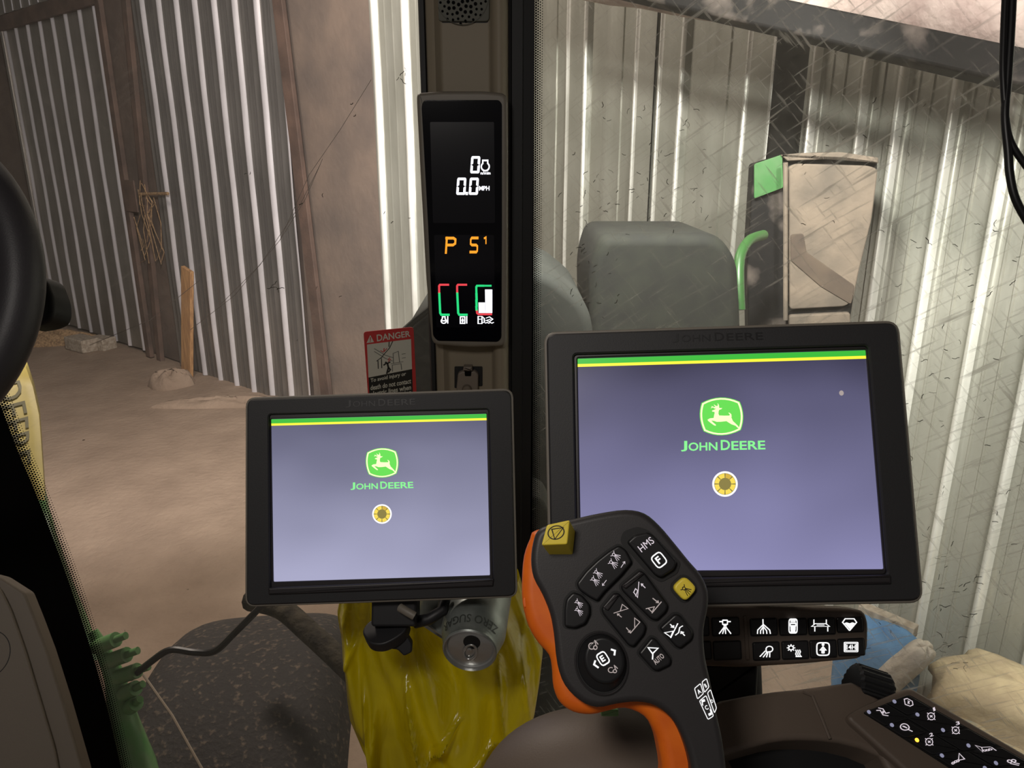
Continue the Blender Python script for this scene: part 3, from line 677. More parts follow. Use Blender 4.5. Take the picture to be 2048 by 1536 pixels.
# black ceramic border with its dots
edge = catmull([(-40, 715), (0, 815), (33, 902), (65, 977), (98, 1062), (133, 1158), (172, 1275), (205, 1388), (232, 1500), (252, 1590), (262, 1640)], 6, False)
poly = FW.pts([(x, y) for x, y in edge] + [(-60, 1640), (-90, 1300), (-90, 900)], .004)
MB().prism(FW, poly, .001, .004).build('frit_border', M['frit'], win1, smooth=0)
mb = MB(); U = [Vector(FW.uv(x, y, .004)) for x, y in edge]; sp = .0043; acc = 0; row = 0
for i in range(len(U) - 1):
    d = U[i + 1] - U[i]; ln = d.length; t = d / ln; n = Vector((-t.y, t.x));
    if n.x < 0: n = -n
    while acc < ln:
        b = U[i] + t * acc
        for k in range(6):
            rr = [.0023, .0021, .0019, .0016, .0012, .0008][k]
            q = b + n * (k * .0036 + .001) + t * (.5 * sp if k % 2 else 0)
            mb.add([FW.P(*(q + Vector((math.cos(a), math.sin(a))) * rr), .0042) for a in [j * math.pi / 3 for j in range(6)]], [tuple(range(6))])
        acc += sp; row += 1
    acc -= ln
mb.build('frit_dots', M['frit'], win1, smooth=0)
MB().prism(FS, FS.pts([(1040, -90), (1067, -90), (1062, 1400), (1040, 1400)], .004), .001, .004).build('frit_border', M['frit'], win2, smooth=0)
mb = MB(); a = Vector(FS.uv(1067, -80, .004)); b = Vector(FS.uv(1062, 1350, .004)); ln = (b - a).length; t = (b - a) / ln; n = Vector((-t.y, t.x)); n = n if n.x > 0 else -n
sp = .0036; k = 0
while k * sp < ln:
    for c in range(5):
        q = a + t * (k * sp + (.5 * sp if c % 2 else 0)) + n * (c * .0034 + .001); rr = [.0019, .0017, .0014, .0011, .0008][c]
        mb.add([FS.P(*(q + Vector((math.cos(j * math.pi / 3), math.sin(j * math.pi / 3))) * rr), .0042) for j in range(6)], [tuple(range(6))])
    k += 1
mb.build('frit_dots', M['frit'], win2, smooth=0)
rnd = random.Random(21)
def flecks(F, boxes, parent, w_):
    mb = MB()
    for (x0, x1, y0, y1, n, sz) in boxes:
        for k in range(n):
            x, y = rnd.uniform(x0, x1), rnd.uniform(y0, y1); u, v = F.uv(x, y, .001); a = rnd.uniform(-.4, 1.2) + (math.pi if rnd.random() < .3 else 0); P_ = [(u, v)]
            for i in range(rnd.choice((2, 3, 4))):
                a += rnd.uniform(-.8, .8); P_.append((P_[-1][0] + sz * math.cos(a), P_[-1][1] + sz * math.sin(a)))
            mb.strokes(lambda p, q, r: F.P(p, q, .001), [P_], w_ * rnd.uniform(.6, 1.4))
    o = mb.build('dirt_flecks', M['flecks'], parent, smooth=0); o['kind'] = 'stuff'
flecks(FS, [(1120, 1420, 200, 470, 60, .0022), (1140, 1240, 420, 640, 30, .002), (1740, 2048, 420, 1300, 90, .0022), (1860, 1960, 1150, 1340, 22, .003), (1600, 1850, 200, 480, 20, .002)], win2, .0007)
flecks(FW, [(540, 556, 566, 580, 5, .003), (796, 812, 148, 158, 4, .003), (480, 500, 335, 350, 2, .002), (560, 830, 150, 700, 10, .0015), (100, 700, 850, 1300, 10, .0015)], win1, .0008)
mb = MB()
mb.strokes(lambda p, q, r: FW.P(p, q, .001), [[FW.uv(x, y) for x, y in L_] for L_ in ([(380, 660), (470, 590), (560, 480), (618, 350), (680, 260), (742, 160)], [(440, 610), (520, 530), (600, 410), (640, 330)], [(560, 480), (610, 400), (645, 318)], [(180, 690), (300, 640), (400, 560)])], .0007)
mb.build('glass_scratch', M['scratch'], win1, smooth=0)
# cab roof over the driver
mb = MB(); mb.add([(-1.0, -.8, 2.86), (.85, -.8, 2.86), (.85, .8, 2.86), (.12, 1.24, 2.86), (-1.0, 1.06, 2.86), (-1.0, -.8, 2.92), (.85, -.8, 2.92), (.85, .8, 2.92), (.12, 1.24, 2.92), (-1.0, 1.06, 2.92)],
                  [(4, 3, 2, 1, 0), (5, 6, 7, 8, 9), (0, 1, 6, 5), (1, 2, 7, 6), (2, 3, 8, 7), (3, 4, 9, 8), (4, 0, 5, 9)]); structure('trim_1', mb, M['tan_dark'], smooth=0)

# ------------------------------------------------------------------ plane fits for the screens
def rod(r):
    t = np.linalg.norm(r)
    if t < 1e-9: return np.eye(3)
    k = r / t; Kx = np.array([[0, -k[2], k[1]], [k[2], 0, -k[0]], [-k[1], k[0], 0]])
    return np.eye(3) + np.sin(t) * Kx + (1 - np.cos(t)) * Kx @ Kx
def fit_plane(W, H, px, r0=(-.2, 0, 0)):
    px = np.array(px, float); c = px.mean(0); wd = (px[1, 0] - px[0, 0] + px[2, 0] - px[3, 0]) / 2; d = W * FPX / wd
    p = np.array([(c[0] - 1024) / FPX * d, (768 - c[1]) / FPX * d, -d, *r0])
    base = np.array([[-W / 2, H / 2, 0], [W / 2, H / 2, 0], [W / 2, -H / 2, 0], [-W / 2, -H / 2, 0]])
    def res(p):
        q = base @ rod(p[3:6]).T + p[:3]
        return np.concatenate([1024 + FPX * q[:, 0] / -q[:, 2] - px[:, 0], 768 - FPX * q[:, 1] / -q[:, 2] - px[:, 1]])
    for _ in range(60):
        r = res(p); J = np.zeros((8, 6))
        for k in range(6):
            e_ = np.zeros(6); e_[k] = 1e-6; J[:, k] = (res(p + e_) - r) / 1e-6
        A = J.T @ J; p = p - np.linalg.solve(A + 1e-3 * np.diag(np.diag(A)), J.T @ r)
    Rm = rod(p[3:6]); toW = lambda v: CX * v[0] + CU * v[1] - CF * v[2]
    F = Frame(CAM + toW(p[:3]), toW(Rm[:, 2])); F.x = toW(Rm[:, 0]).normalized(); F.y = F.n.cross(F.x).normalized(); return F

def deer():
    z = [(442, 468), (470, 452), (515, 448), (520, 420), (527, 390), (525, 375), (500, 372), (496, 360), (520, 352), (545, 338), (525, 335), (510, 322), (482, 332), (488, 322), (500, 316), (486, 308), (498, 306), (522, 318), (540, 315), (522, 298), (520, 284), (532, 296), (556, 308), (566, 298), (566, 286), (558, 272), (572, 280), (580, 300), (582, 330), (618, 332), (604, 346), (582, 352), (574, 370), (572, 400), (580, 420), (640, 424), (700, 424), (706, 412), (686, 388), (704, 392), (722, 408), (726, 436), (722, 446), (740, 490), (770, 520), (800, 552), (815, 580), (800, 578), (770, 548), (720, 528), (690, 508), (664, 490), (600, 496), (550, 496), (520, 484), (486, 478), (505, 498), (540, 530), (540, 542), (520, 538), (480, 508), (450, 482)]
    return [((x - 352) / 510.0, (660 - y) / 456.0) for x, y in z]
def monitor(F, sc, label, smat, outer, bez_in, logo, txt, dial, emboss, stripe_h, group=None):
    """F is the plane of the glass; every outline lies in it or in front of it"""
    cz = F.P(0, -.11, -.03)
    root = empty('touchscreen_monitor', cz, label, 'monitor')
    wf = .006
    out = F.pts(outer, wf); out_r = roundpoly(out, .0075, 5)
    inn = roundpoly(F.pts(bez_in, wf), .003, 5)
    scr = F.pts(sc)
    if True:
        # align ring starts so that outer and inner outlines match
        def start(p):
            i = min(range(len(p)), key=lambda k: p[k][0] + p[k][1]); return p[i:] + p[:i]
        out_r = roundpoly(start(out), .0075, 5); inn = roundpoly(start(F.pts(bez_in, wf)), .003, 5); scr = start(scr)
    MB().prism(F, inset(out_r, -.0010), -.032, -.005, .001).build('rear_housing', M['black'], root)
    MB().ring(F, inset(out_r, -.0021), inset(out_r, .0005), -.012, wf - .0022, wi=-.004, r=.0008).build('edge_trim', M['trimgrey'], root)
    MB().ring(F, out_r, inn, -.01, wf, wi=.0015, r=.0012).build('bezel', M['bezel'], root)
    MB().ring(F, inset(inn, -.0004), roundpoly(scr, .0012, 5), .0, .0028, wi=.0004, r=.0009).build('inner_bezel', M['bezel_in'], root)
    # screen, a thin slab that glows
    s = MB().prism(F, scr, -.004, .0004).build('screen', smat, root, smooth=0)
    TLr, TRr, BRr, BLr = [Vector(F.uv(*c)) for c in sc]
    def S(x, y, w=0):
        p = (TLr * (1 - x) + TRr * x) * (1 - y) + (BLr * (1 - x) + BRr * x) * y; return F.P(p.x, p.y, .0006 + w)
    h1, h2 = stripe_h
    MB().add([S(0, 0.002), S(1, 0.002), S(1, h1), S(0, h1)], [(3, 2, 1, 0)]).build('green_stripe', M['s_green'], s, smooth=0)
    MB().add([S(0, h1), S(1, h1), S(1, h2), S(0, h2)], [(3, 2, 1, 0)]).build('yellow_stripe', M['s_yell'], s, smooth=0)
    fn = quadmap(F, logo, .0006)
    shield = catmull([(0.04, .88), (.5, 1.0), (.93, .88), (1.0, .5), (.93, .12), (.5, .0), (.09, .12), (.0, .5)], 1)
    def sh(k):
        P_ = []
        for (a, b, c) in (((.045, .87), (.48, 1.13), (.925, .88)), ((.925, .88), (1.07, .5), (.94, .13)), ((.94, .13), (.5, -.12), (.085, .12)), ((.085, .12), (-.065, .5), (.045, .87))):
            for i in range(8):
                t = i / 8; x = a[0] * (1 - t) ** 2 + 2 * b[0] * t * (1 - t) + c[0] * t * t; y = a[1] * (1 - t) ** 2 + 2 * b[1] * t * (1 - t) + c[1] * t * t
                P_.append((.5 + (x - .5) * k, .5 + (y - .5) * k))
        return P_
    em = MB().add([fn(x, y, 0) for x, y in sh(1.0)], [tuple(range(31, -1, -1))]).build('emblem', M['s_logo'], s, smooth=0)
    mb = MB(); A = sh(.965); B = sh(.885)
    mb.add([fn(x, y, .0001) for x, y in A + B], [(i, i + 32, (i + 1) % 32 + 32, (i + 1) % 32) for i in range(32)]); mb.build('emblem_border', M['s_cream'], em, smooth=0)
    D = deer(); MB().add([fn(x, y, .0002) for x, y in D], [tuple(range(len(D)))[::-1]]).build('leaping_deer', M['s_cream'], em, smooth=0)
    # two-size capitals
    fn = quadmap(F, txt, .0008); mb = MB()
    def sub(x0, x1, y0, y1): return lambda x, y, w=0: fn(x0 + (x1 - x0) * x, y0 + (y1 - y0) * y, w)
    text_into(mb, 'J', sub(.0, .075, 0, 1), 0, .02); text_into(mb, 'OHN', sub(.09, .435, .04, .84), 0, .02)
    text_into(mb, 'D', sub(.475, .585, .06, 1.03), 0, .02); text_into(mb, 'EERE', sub(.60, 1.0, .06, .9), 0, .02)
    mb.build('screen_lettering', M['s_text'], s, smooth=0)
    # loading dial
    cx_, cy_, rx, ry = dial
    fn = quadmap(F, [(cx_ - rx, cy_ - ry), (cx_ + rx, cy_ - ry), (cx_ + rx, cy_ + ry), (cx_ - rx, cy_ + ry)], .0006)
    c_ = lambda r, a: (.5 + r * math.cos(a), .5 + r * math.sin(a))
    dl = MB().add([fn(*c_(.5, j * math.pi / 20), 0) for j in range(40)], [tuple(range(40))]).build('loading_dial', M['s_white'], s, smooth=0)
    MB().add([fn(*c_(.425, j * math.pi / 20), .0001) for j in range(40)], [tuple(range(40))]).build('dial_face', M['s_olive'], dl, smooth=0)
    for nm, mm, ks in (('dial_segments', M['s_gold'], (0, 2, 3, 4, 5, 6, 7)), ('dial_segments_dim', M['s_gold2'], (1,))):
        mb = MB()
        for k in ks:
            a0_ = k * math.pi / 4 + .06; a1_ = (k + 1) * math.pi / 4 - .06
            mb.add([fn(*c_(.41, a0_ + (a1_ - a0_) * j / 5), .0002) for j in range(6)] + [fn(*c_(.24, a0_ + (a1_ - a0_) * j / 5), .0002) for j in range(5, -1, -1)], [tuple(range(12))])
        mb.build(nm, mm, dl, smooth=0)
    # embossed name on the frame
    fn = quadmap(F, emboss, wf + .0003); mb = MB()
    text_into(mb, 'J', sub(.0, .07, 0, 1), 0); text_into(mb, 'OHN', sub(.10, .42, .04, .84), 0); text_into(mb, 'D', sub(.47, .57, .06, 1.03), 0); text_into(mb, 'EERE', sub(.60, 1.0, .06, .9), 0)
    mb.build('embossed_lettering', M['key'], root, smooth=0)
    return root
# left (small in view) and right monitors
scL = [(543, 838), (973, 827), (980, 1150), (548, 1163)]
FLm = fit_plane(.211, .158, scL, (-.1, 0, 0))
mL = monitor(FLm, scL, 'smaller-looking touchscreen monitor with black frame, in front of the yellow bag', M['screen_L'],
        [(494, 799), (1022, 781), (1031, 1192), (493, 1211)], [(537, 829), (977, 818), (986, 1164), (540, 1180)],
        [(731, 897), (797, 895), (797, 955), (732, 956)], [(701, 965), (826, 962), (827, 977), (701, 980)], (764, 1028, 19.5, 19.5),
        [(692, 801), (830, 796), (831, 810), (692, 815)], (.028, .042))
scR = [(1155, 717), (1730, 700), (1766, 1138), (1163, 1142)]
FRm = fit_plane(.211, .158, scR, (-.2, 0, 0))
mR = monitor(FRm, scR, 'larger-looking touchscreen monitor with black frame, partly hidden by the joystick', M['screen_R'],
        [(1093, 668), (1795, 645), (1844, 1201), (1104, 1215)], [(1147, 708), (1737, 690), (1776, 1150), (1155, 1158)],
        [(1399, 796), (1486, 794), (1487, 870), (1400, 872)], [(1362, 882), (1530, 879), (1531, 900), (1362, 903)], (1450, 968, 25.5, 25.5),
        [(1345, 668), (1525, 663), (1527, 680), (1345, 685)], (.028, .042))
# lower sill lip on each bezel
for F, root, q in ((FLm, mL, [(536, 1176), (988, 1158), (986, 1173), (537, 1190)]), (FRm, mR, [(1155, 1160), (1782, 1150), (1783, 1168), (1155, 1178)])):
    MB().prism(F, roundpoly(F.pts(q, .008), .001), .004, .0085, .0015).build('bezel_sill', M['bezel_in'], root)
# small mark on the larger screen glass
MB().prism(FRm, ellipse(*FRm.uv(1683, 786, .0008), .0016, .0019, 14), .0006, .0008).build('glass_speck', M['icon_dim'], mR)
# mounting arms behind
def arm(path, r, name, m, root): MB().tube(path, r, 12).build(name, m, root)
arm([FRm.P(.02, 0, -.03), FRm.P(.02, -.05, -.09), FRm.P(.03, -.13, -.13), FRm.P(.03, -.26, -.14)], .016, 'mount_arm', M['rubber'], mR)
arm([FLm.P(.0, -.02, -.03), FLm.P(.0, -.06, -.06), FLm.P(-.01, -.105, -.055)], .018, 'mount_arm', M['rubber'], mL)

# ------------------------------------------------------------------ corner display
FD = Frame(FP.P(0, 0, .0), (0, -1, 0)); FD.o = Vector((0, YP - .045, 2.3))
cdp = empty('corner_display', FD.P(*FD.uv(940, 690), -.02), 'narrow upright display on the cab pillar showing 0 and 0.0 MPH', 'display')
out = FD.pts([(833, 205), (833, 186), (880, 182), (970, 182), (1015, 187), (1016, 300), (1015, 560), (1013, 693), (940, 696), (864, 690), (852, 560), (842, 380)])
out = roundpoly(out, [.002] + [.012] * 20 if False else .011, 4)
inn_px = [(843, 212), (848, 200), (998, 200), (1004, 208), (1004, 450), (1003, 676), (996, 684), (875, 682), (866, 672), (856, 450)]
MB().prism(FD, out, -.045, 0, .006, 4).build('housing', M['trimgrey'], cdp)
inn = roundpoly(FD.pts(inn_px, .001), .004, 3)
MB().prism(FD, inn, -.001, .0012, .0008).build('display_panel', M['dispglass'], cdp)
for q in ([(860, 244), (988, 244), (990, 446), (866, 446)], [(868, 470), (988, 470), (990, 655), (873, 655)]):
    MB().prism(FD, roundpoly(FD.pts(q, .0013), .002), .001, .0014).build('display_window', mat('display_window_glass', srgb(10, 10, 20), .2), cdp)
def seg7(mb, F, quad, segs, w, th=.17, slant=0):
    fn = quadmap(F, quad, w); g = .012
    t = th; W = 1; 
    S_ = {'a': [(.13, 1), (.87, 1), (1, .94), (.76, .84), (.24, .84), (0, .94)], 'd': [(.0, .06), (.13, 0), (.87, 0), (1, .06), (.76, .16), (.24, .16)],
          'f': [(0, .93), (.27, .83), (.27, .56), (.13, .505), (0, .505)], 'b': [(1, .93), (.73, .83), (.73, .56), (.87, .505), (1, .505)],
          'e': [(0, .07), (.27, .17), (.27, .43), (.13, .49), (0, .49)], 'c': [(1, .07), (.73, .17), (.73, .43), (.87, .49), (1, .49)],
          'g': [(.12, .5), (.28, .57), (.72, .57), (.88, .5), (.72, .43), (.28, .43)]}
    for s_ in segs:
        p = ccw(inset(ccw(S_[s_]), .008)); mb.add([fn(x, y, 0) for x, y in p], [tuple(range(len(p)))])
wd_ = .0018
mb = MB()
for x, y, s_ in ((941, 312, 'abcdef'), (913, 355, 'abcdef'), (938, 355, 'abcdef')):
    seg7(mb, FD, [(x + 1.5, y), (x + 20, y), (x + 18, y + 35), (x - 1, y + 35)], s_, wd_)
mb.add([FD.P(*FD.uv(a, b, wd_), wd_) for a, b in ((931, 390), (936, 390), (936, 384), (931, 384))], [(0, 1, 2, 3)])
mb.build('speed_digits', M['seg_w'], cdp, smooth=0)
mb = MB(); fn = quadmap(FD, [(961, 319), (980, 319), (980, 342), (961, 342)], wd_)
mb.strokes(fn, [[(.5 + .42 * math.cos(a), .38 + .36 * math.sin(a)) for a in [R(128) + k * R(284) / 20 for k in range(21)]], [(.24, .66), (.24, .92), (.76, .92), (.76, .66)]], .14, 0)
text_into(mb, 'n/min', quadmap(FD, [(961, 343), (981, 343), (981, 349), (961, 349)], wd_), 0, .03)
text_into(mb, 'MPH', quadmap(FD, [(958, 372), (979, 372), (979, 381), (958, 381)], wd_), 0, .03)
mb.build('unit_symbols', M['seg_w'], cdp, smooth=0)
mb = MB(); fn = quadmap(FD, [(891, 474), (914, 474), (912, 506), (889, 506)], wd_)
mb.strokes(fn, [[(.12, 0), (.12, .97)], [(.05, .93), (.7, .93), (.88, .84), (.88, .6), (.7, .5), (.12, .5)]], .17, 0)
fn = quadmap(FD, [(940, 474), (957, 474), (956, 506), (939, 506)], wd_)
mb.strokes(fn, [[(.95, .94), (.2, .94), (.1, .84), (.1, .58), (.25, .5), (.75, .5), (.9, .42), (.9, .14), (.8, .06), (.05, .06)]], .17, 0)
fn = quadmap(FD, [(967, 474), (974, 474), (974, 487), (967, 487)], wd_)
mb.strokes(fn, [[(.2, .8), (.7, .95), (.7, 0)]], .3, 0)
mb.build('gear_symbols', M['seg_o'], cdp, smooth=0)
def bracket(mb, pxs, wpx):
    F = FD; k = wpx * 1.17 / FPX
    mb.strokes(lambda x, y, w: F.P(x, y, w), [[F.uv(a, b, wd_) for a, b in pxs]], k, wd_)
for x in (876, 912):
    mr = MB(); mg = MB()
    bracket(mr, [(x + 21, 569.5), (x + 4, 569.5), (x + 2.2, 572), (x + 2.4, 585)], 4)
    bracket(mg, [(x + 2.5, 586), (x + 4.4, 626), (x + 6.5, 629.5), (x + 22, 629.5)], 4.4)
    gg = mg.build('temperature_gauge', M['seg_g'], cdp, smooth=0); mr.build('red_zone', M['seg_r'], gg, smooth=0)
mr = MB(); mg = MB()
bracket(mg, [(968, 571.5), (954, 571.5), (952.5, 574), (952.8, 586)], 4)
bracket(mg, [(970.5, 571.5), (982, 571.5)], 3.6)
for a, b in ((587.5, 599), (600.5, 612), (613.5, 620)): bracket(mg, [(952.8, a), (953.2, b)], 4.6)
bracket(mr, [(953.6, 621), (954.2, 626), (957, 628.5), (983, 628.5)], 4)
gg = mg.build('fuel_gauge', M['seg_g'], cdp, smooth=0); mr.build('red_zone', M['seg_r'], gg, smooth=0)
mb = MB()
for q in ([(957, 605), (970, 605), (970.5, 626), (957.5, 626)], [(970, 579), (984.5, 579), (984.5, 626), (971, 626)]):
    mb.add([FD.P(*FD.uv(a, b, wd_), wd_) for a, b in q], [(3, 2, 1, 0)])
mb.build('level_bars', M['seg_w'], cdp, smooth=0)
mb = MB()
fn = quadmap(FD, [(881, 632), (898, 632), (898, 648), (881, 648)], wd_)
mb.strokes(fn, [[(.38 + .3 * math.cos(a), .38 + .3 * math.sin(a)) for a in [R(120) + k * R(300) / 14 for k in range(15)]], [(.22, .66), (.22, .9), (.54, .9), (.54, .66)], [(.2, .4), (.56, .4)], [(.85, .1), (.85, .95)]], .13, 0)
fn = quadmap(FD, [(919, 632), (936, 632), (936, 648), (919, 648)], wd_)
mb.strokes(fn, [[(.1, .08), (.1, .9), (.62, .9), (.62, .08), (.1, .08)], [(.36, .25), (.28, .45), (.36, .68), (.44, .45), (.36, .25)], [(.85, .1), (.85, .95)]], .13, 0)
fn = quadmap(FD, [(955, 632), (987, 632), (987, 648), (955, 648)], wd_)
mb.strokes(fn, [[(.04, .05), (.04, .95), (.28, .95), (.28, .05), (.04, .05)], [(.08, .6), (.24, .6)], [(.3, .9), (.42, .7), (.44, .2), (.34, .2)], [(.55, .75), (.75, .9), (.95, .6), (.75, .3), (.55, .45), (.8, .6)], [(.5, .1), (.6, .2), (.7, .1), (.8, .2), (.9, .1), (1, .2)]], .075, 0)
mb.build('gauge_symbols', M['seg_w'], cdp, smooth=0)

# ------------------------------------------------------------------ danger sticker on the windshield
q = [(727, 663), (827, 654), (833, 800), (737, 812)]
w0 = .003
ds = empty('danger_sticker', FW.P(*FW.uv(780, 812, w0), w0), 'red and white DANGER sticker on the windshield above the small monitor', 'sticker')
MB().prism(FW, roundpoly(FW.pts([(727, 664), (827, 654), (836, 850), (741, 860)], w0), .005), .0008, w0).build('red_backing', M['red'], ds)
MB().prism(FW, FW.pts([(734, 689), (822, 678), (824, 738), (737, 755)], w0), w0, w0 + .0004).build('picture_panel', M['stick_w'], ds, smooth=0)
MB().prism(FW, FW.pts([(737, 755), (824, 738), (828, 850), (742, 858)], w0), w0, w0 + .0004).build('text_panel', M['stick_k'], ds, smooth=0)
mb = MB(); text_into(mb, 'DANGER', quadmap(FW, [(753, 669), (820, 661), (821, 673), (754, 683)], w0), .0006, .02)
fn = quadmap(FW, [(733, 671), (748, 669), (748, 684), (733, 686)], w0)
mb.add([fn(0, 0, .0006), fn(1, 0, .0006), fn(.5, 1, .0006)], [(0, 1, 2)]); mb.build('heading', M['stick_w'], ds, smooth=0)
MB().strokes(fn, [[(.5, .7), (.5, .35)], [(.5, .22), (.5, .16)]], .12, .0009).build('heading_mark', M['red'], ds, smooth=0)
mb = MB()
for t_, y0 in (('To avoid injury or', 756), ('death do not contact', 769.5), ('electric lines when', 782), ('operating moving', 793)):
    x1 = 812 if t_[0] == 'T' else 822
    text_into(mb, t_, quadmap(FW, [(741, y0 + 1), (x1, y0 - 13), (x1, y0 - 3), (741, y0 + 11)], w0), .0007, .02)
mb.build('warning_text', M['stick_w'], ds, smooth=0)
fn = quadmap(FW, [(734, 689), (822, 678), (824, 738), (737, 755)], w0)
MB().strokes(fn, [[(.16, .85), (.40, .60), (.58, .48)], [(.16, .76), (.40, .5), (.56, .38)], [(.58, .3), (.58, .62), (.7, .66), (.72, .3)], [(.52, .3), (.8, .3)], [(.55, .05), (.55, .25), (.75, .25), (.76, .05)], [(.78, .55), (.86, .55)], [(.78, .42), (.86, .42)]], .018, .0006).build('machine_drawing', mat('drawing_grey', srgb(110, 110, 104), .6), ds, smooth=0)
MB().strokes(fn, [[(.58, 1.0), (.50, .80), (.36, .62), (.30, .52)], [(.50, 1.0), (.49, .85)], [(.30, .54), (.20, .46)], [(.23, .46), (.23, .22)], [(.31, .5), (.31, .22)]], .02, .0007).build('power_line_drawing', M['stick_k'], ds, smooth=0)
MB().strokes(fn, [[(.40, .38), (.44, .33), (.46, .2), (.42, .02)], [(.46, .2), (.5, .12), (.46, .05)], [(.44, .33), (.5, .36)], [(.41, .34), (.36, .3)]], .04, .0008).build('figure_drawing', M['stick_k'], ds, smooth=0)
MB().strokes(fn, [[(.3, .76), (.36, .7)], [(.38, .82), (.37, .72)], [(.44, .8), (.38, .72)], [(.46, .44), (.5, .5)], [(.52, .45), (.46, .38)]], .02, .0008).build('spark_drawing', M['red'], ds, smooth=0)

# ------------------------------------------------------------------ joystick
FJ = Frame(at(1240, 1230, .42), camdir(-.04, .22, .97), CU)
js = empty('joystick', FJ.P(.045, -.12, -.04), 'black joystick with many lit buttons, orange side grip and two yellow buttons', 'joystick')
dark = [(1075, 1062), (1096, 1050), (1150, 1037), (1200, 1026), (1252, 1019), (1290, 1026), (1320, 1050), (1350, 1085), (1380, 1122), (1404, 1150), (1418, 1182), (1418, 1215), (1410, 1260), (1412, 1310), (1422, 1360), (1434, 1420), (1447, 1480), (1455, 1540), (1462, 1620), (1392, 1620), (1383, 1536), (1367, 1480), (1345, 1440), (1312, 1414), (1275, 1406), (1235, 1410), (1195, 1417), (1160, 1403), (1130, 1372), (1115, 1330), (1108, 1270), (1100, 1228), (1085, 1190), (1067, 1155), (1062, 1120), (1066, 1085)]
dk = catmull(FJ.pts(dark), 3)
MB().prism(FJ, dk, -.010, 0, .004, 4).build('front_shell', M['joy'], js, smooth=60)
org = [(1073, 1060), (1060, 1078), (1048, 1112), (1044, 1160), (1045, 1205), (1056, 1250), (1076, 1285), (1098, 1310), (1104, 1340), (1107, 1375), (1120, 1405), (1147, 1424), (1182, 1429), (1215, 1422), (1250, 1416), (1288, 1432), (1309, 1465), (1318, 1500), (1324, 1540), (1328, 1620), (1420, 1620), (1430, 1500), (1390, 1400), (1370, 1300), (1350, 1150), (1250, 1045), (1150, 1048)]
ow = -.010
og = catmull(FJ.pts(org, ow - .006), 3)
MB().prism(FJ, og, -.030, ow, .007, 4).build('orange_grip', M['orange'], js, smooth=60)
MB().prism(FJ, inset(dk, .006), -.052, -.029).build('rear_shell', M['joy'], js, smooth=60)
MB().prism(FJ, ellipse(*FJ.uv(1050, 1205, -.013), .0012, .003, 12), -.03, -.0125, .0006).build('grip_screw', M['orange'], js)
def pxpoly(F, L, r, w): return roundpoly(F.pts(L, w), r, 4)
def key(L, h=.0035, r=.0016, pocket=True, name='button', m='key', grow=.0011, parent=js, F=FJ, pr=.0014):
    o = None
    if pocket:
        MB().prism(F, inset(pxpoly(F, L, r, h), -grow), -.001, .0004).build('button_pocket', M['pocket'], parent)
    return MB().prism(F, pxpoly(F, L, r, h), 0, h, pr).build(name, M[m], parent)
MB().prism(FJ, pxpoly(FJ, [(1241, 1078), (1247, 1062), (1275, 1053), (1297, 1060), (1362, 1125), (1355, 1147), (1322, 1165), (1300, 1152), (1243, 1087)], .002, .0005), -.001, .0005).build('button_pocket', M['pocket'], js)
kh = key([(1254, 1084), (1270, 1070), (1297, 1064), (1310, 1072), (1355, 1124), (1349, 1139), (1322, 1156), (1310, 1150)], name='rocker_switch', pocket=False, h=.004)
k2 = key([(1153, 1167), (1172, 1142), (1195, 1120), (1218, 1102), (1238, 1090), (1252, 1099), (1265, 1124), (1244, 1150), (1209, 1185), (1195, 1203), (1178, 1194), (1158, 1180)], name='rocker_switch')
k3 = key([(1129, 1220), (1132, 1199), (1146, 1184), (1164, 1190), (1180, 1209), (1181, 1227), (1171, 1248), (1150, 1257), (1129, 1254)])
k4 = key([(1242, 1172), (1280, 1140), (1290, 1146), (1337, 1210), (1333, 1223), (1314, 1241), (1302, 1238), (1245, 1182)], name='rocker_switch')
k5 = key([(1203, 1217), (1228, 1186), (1238, 1186), (1293, 1252), (1289, 1268), (1268, 1294), (1257, 1291), (1206, 1228)], name='rocker_switch')
k6 = key([(1319, 1256), (1350, 1228), (1361, 1230), (1387, 1265), (1384, 1279), (1361, 1297), (1352, 1293)])
k7 = key([(1277, 1307), (1303, 1275), (1312, 1278), (1343, 1318), (1341, 1330), (1316, 1342), (1307, 1340)])
# polished tops of the two rocker switches
for kk, L in ((k4, [(1243, 1172), (1280, 1142), (1289, 1148), (1252, 1178)]), (k5, [(1205, 1215), (1228, 1188), (1240, 1190), (1216, 1222)])):
    MB().prism(FJ, pxpoly(FJ, L, .0008, .005), .003, .0048, .0008).build('rocker_ridge', M['bezel_in'], kk)
# round thumb pad
c = FJ.uv(1203, 1326, 0); 
MB().prism(FJ, ellipse(c[0], c[1], .0150, .0172, 40, R(12)), -.001, .0006).build('button_pocket', M['pocket'], js)
tp = MB().loft(FJ, ellipse(c[0], c[1], .0138, .0158, 40, R(12)), 0, ellipse(c[0] + .0012, c[1] + .0022, .0112, .0125, 40, R(12)), .006, .002, 4).build('thumb_pad', M['key'], js)
MB().ring(FJ, ellipse(c[0], c[1], .0146, .0168, 40, R(12)), ellipse(c[0], c[1], .0138, .0160, 40, R(12)), 0, .0012, r=.0003).build('thumb_pad_rim', M['bezel_in'], js)
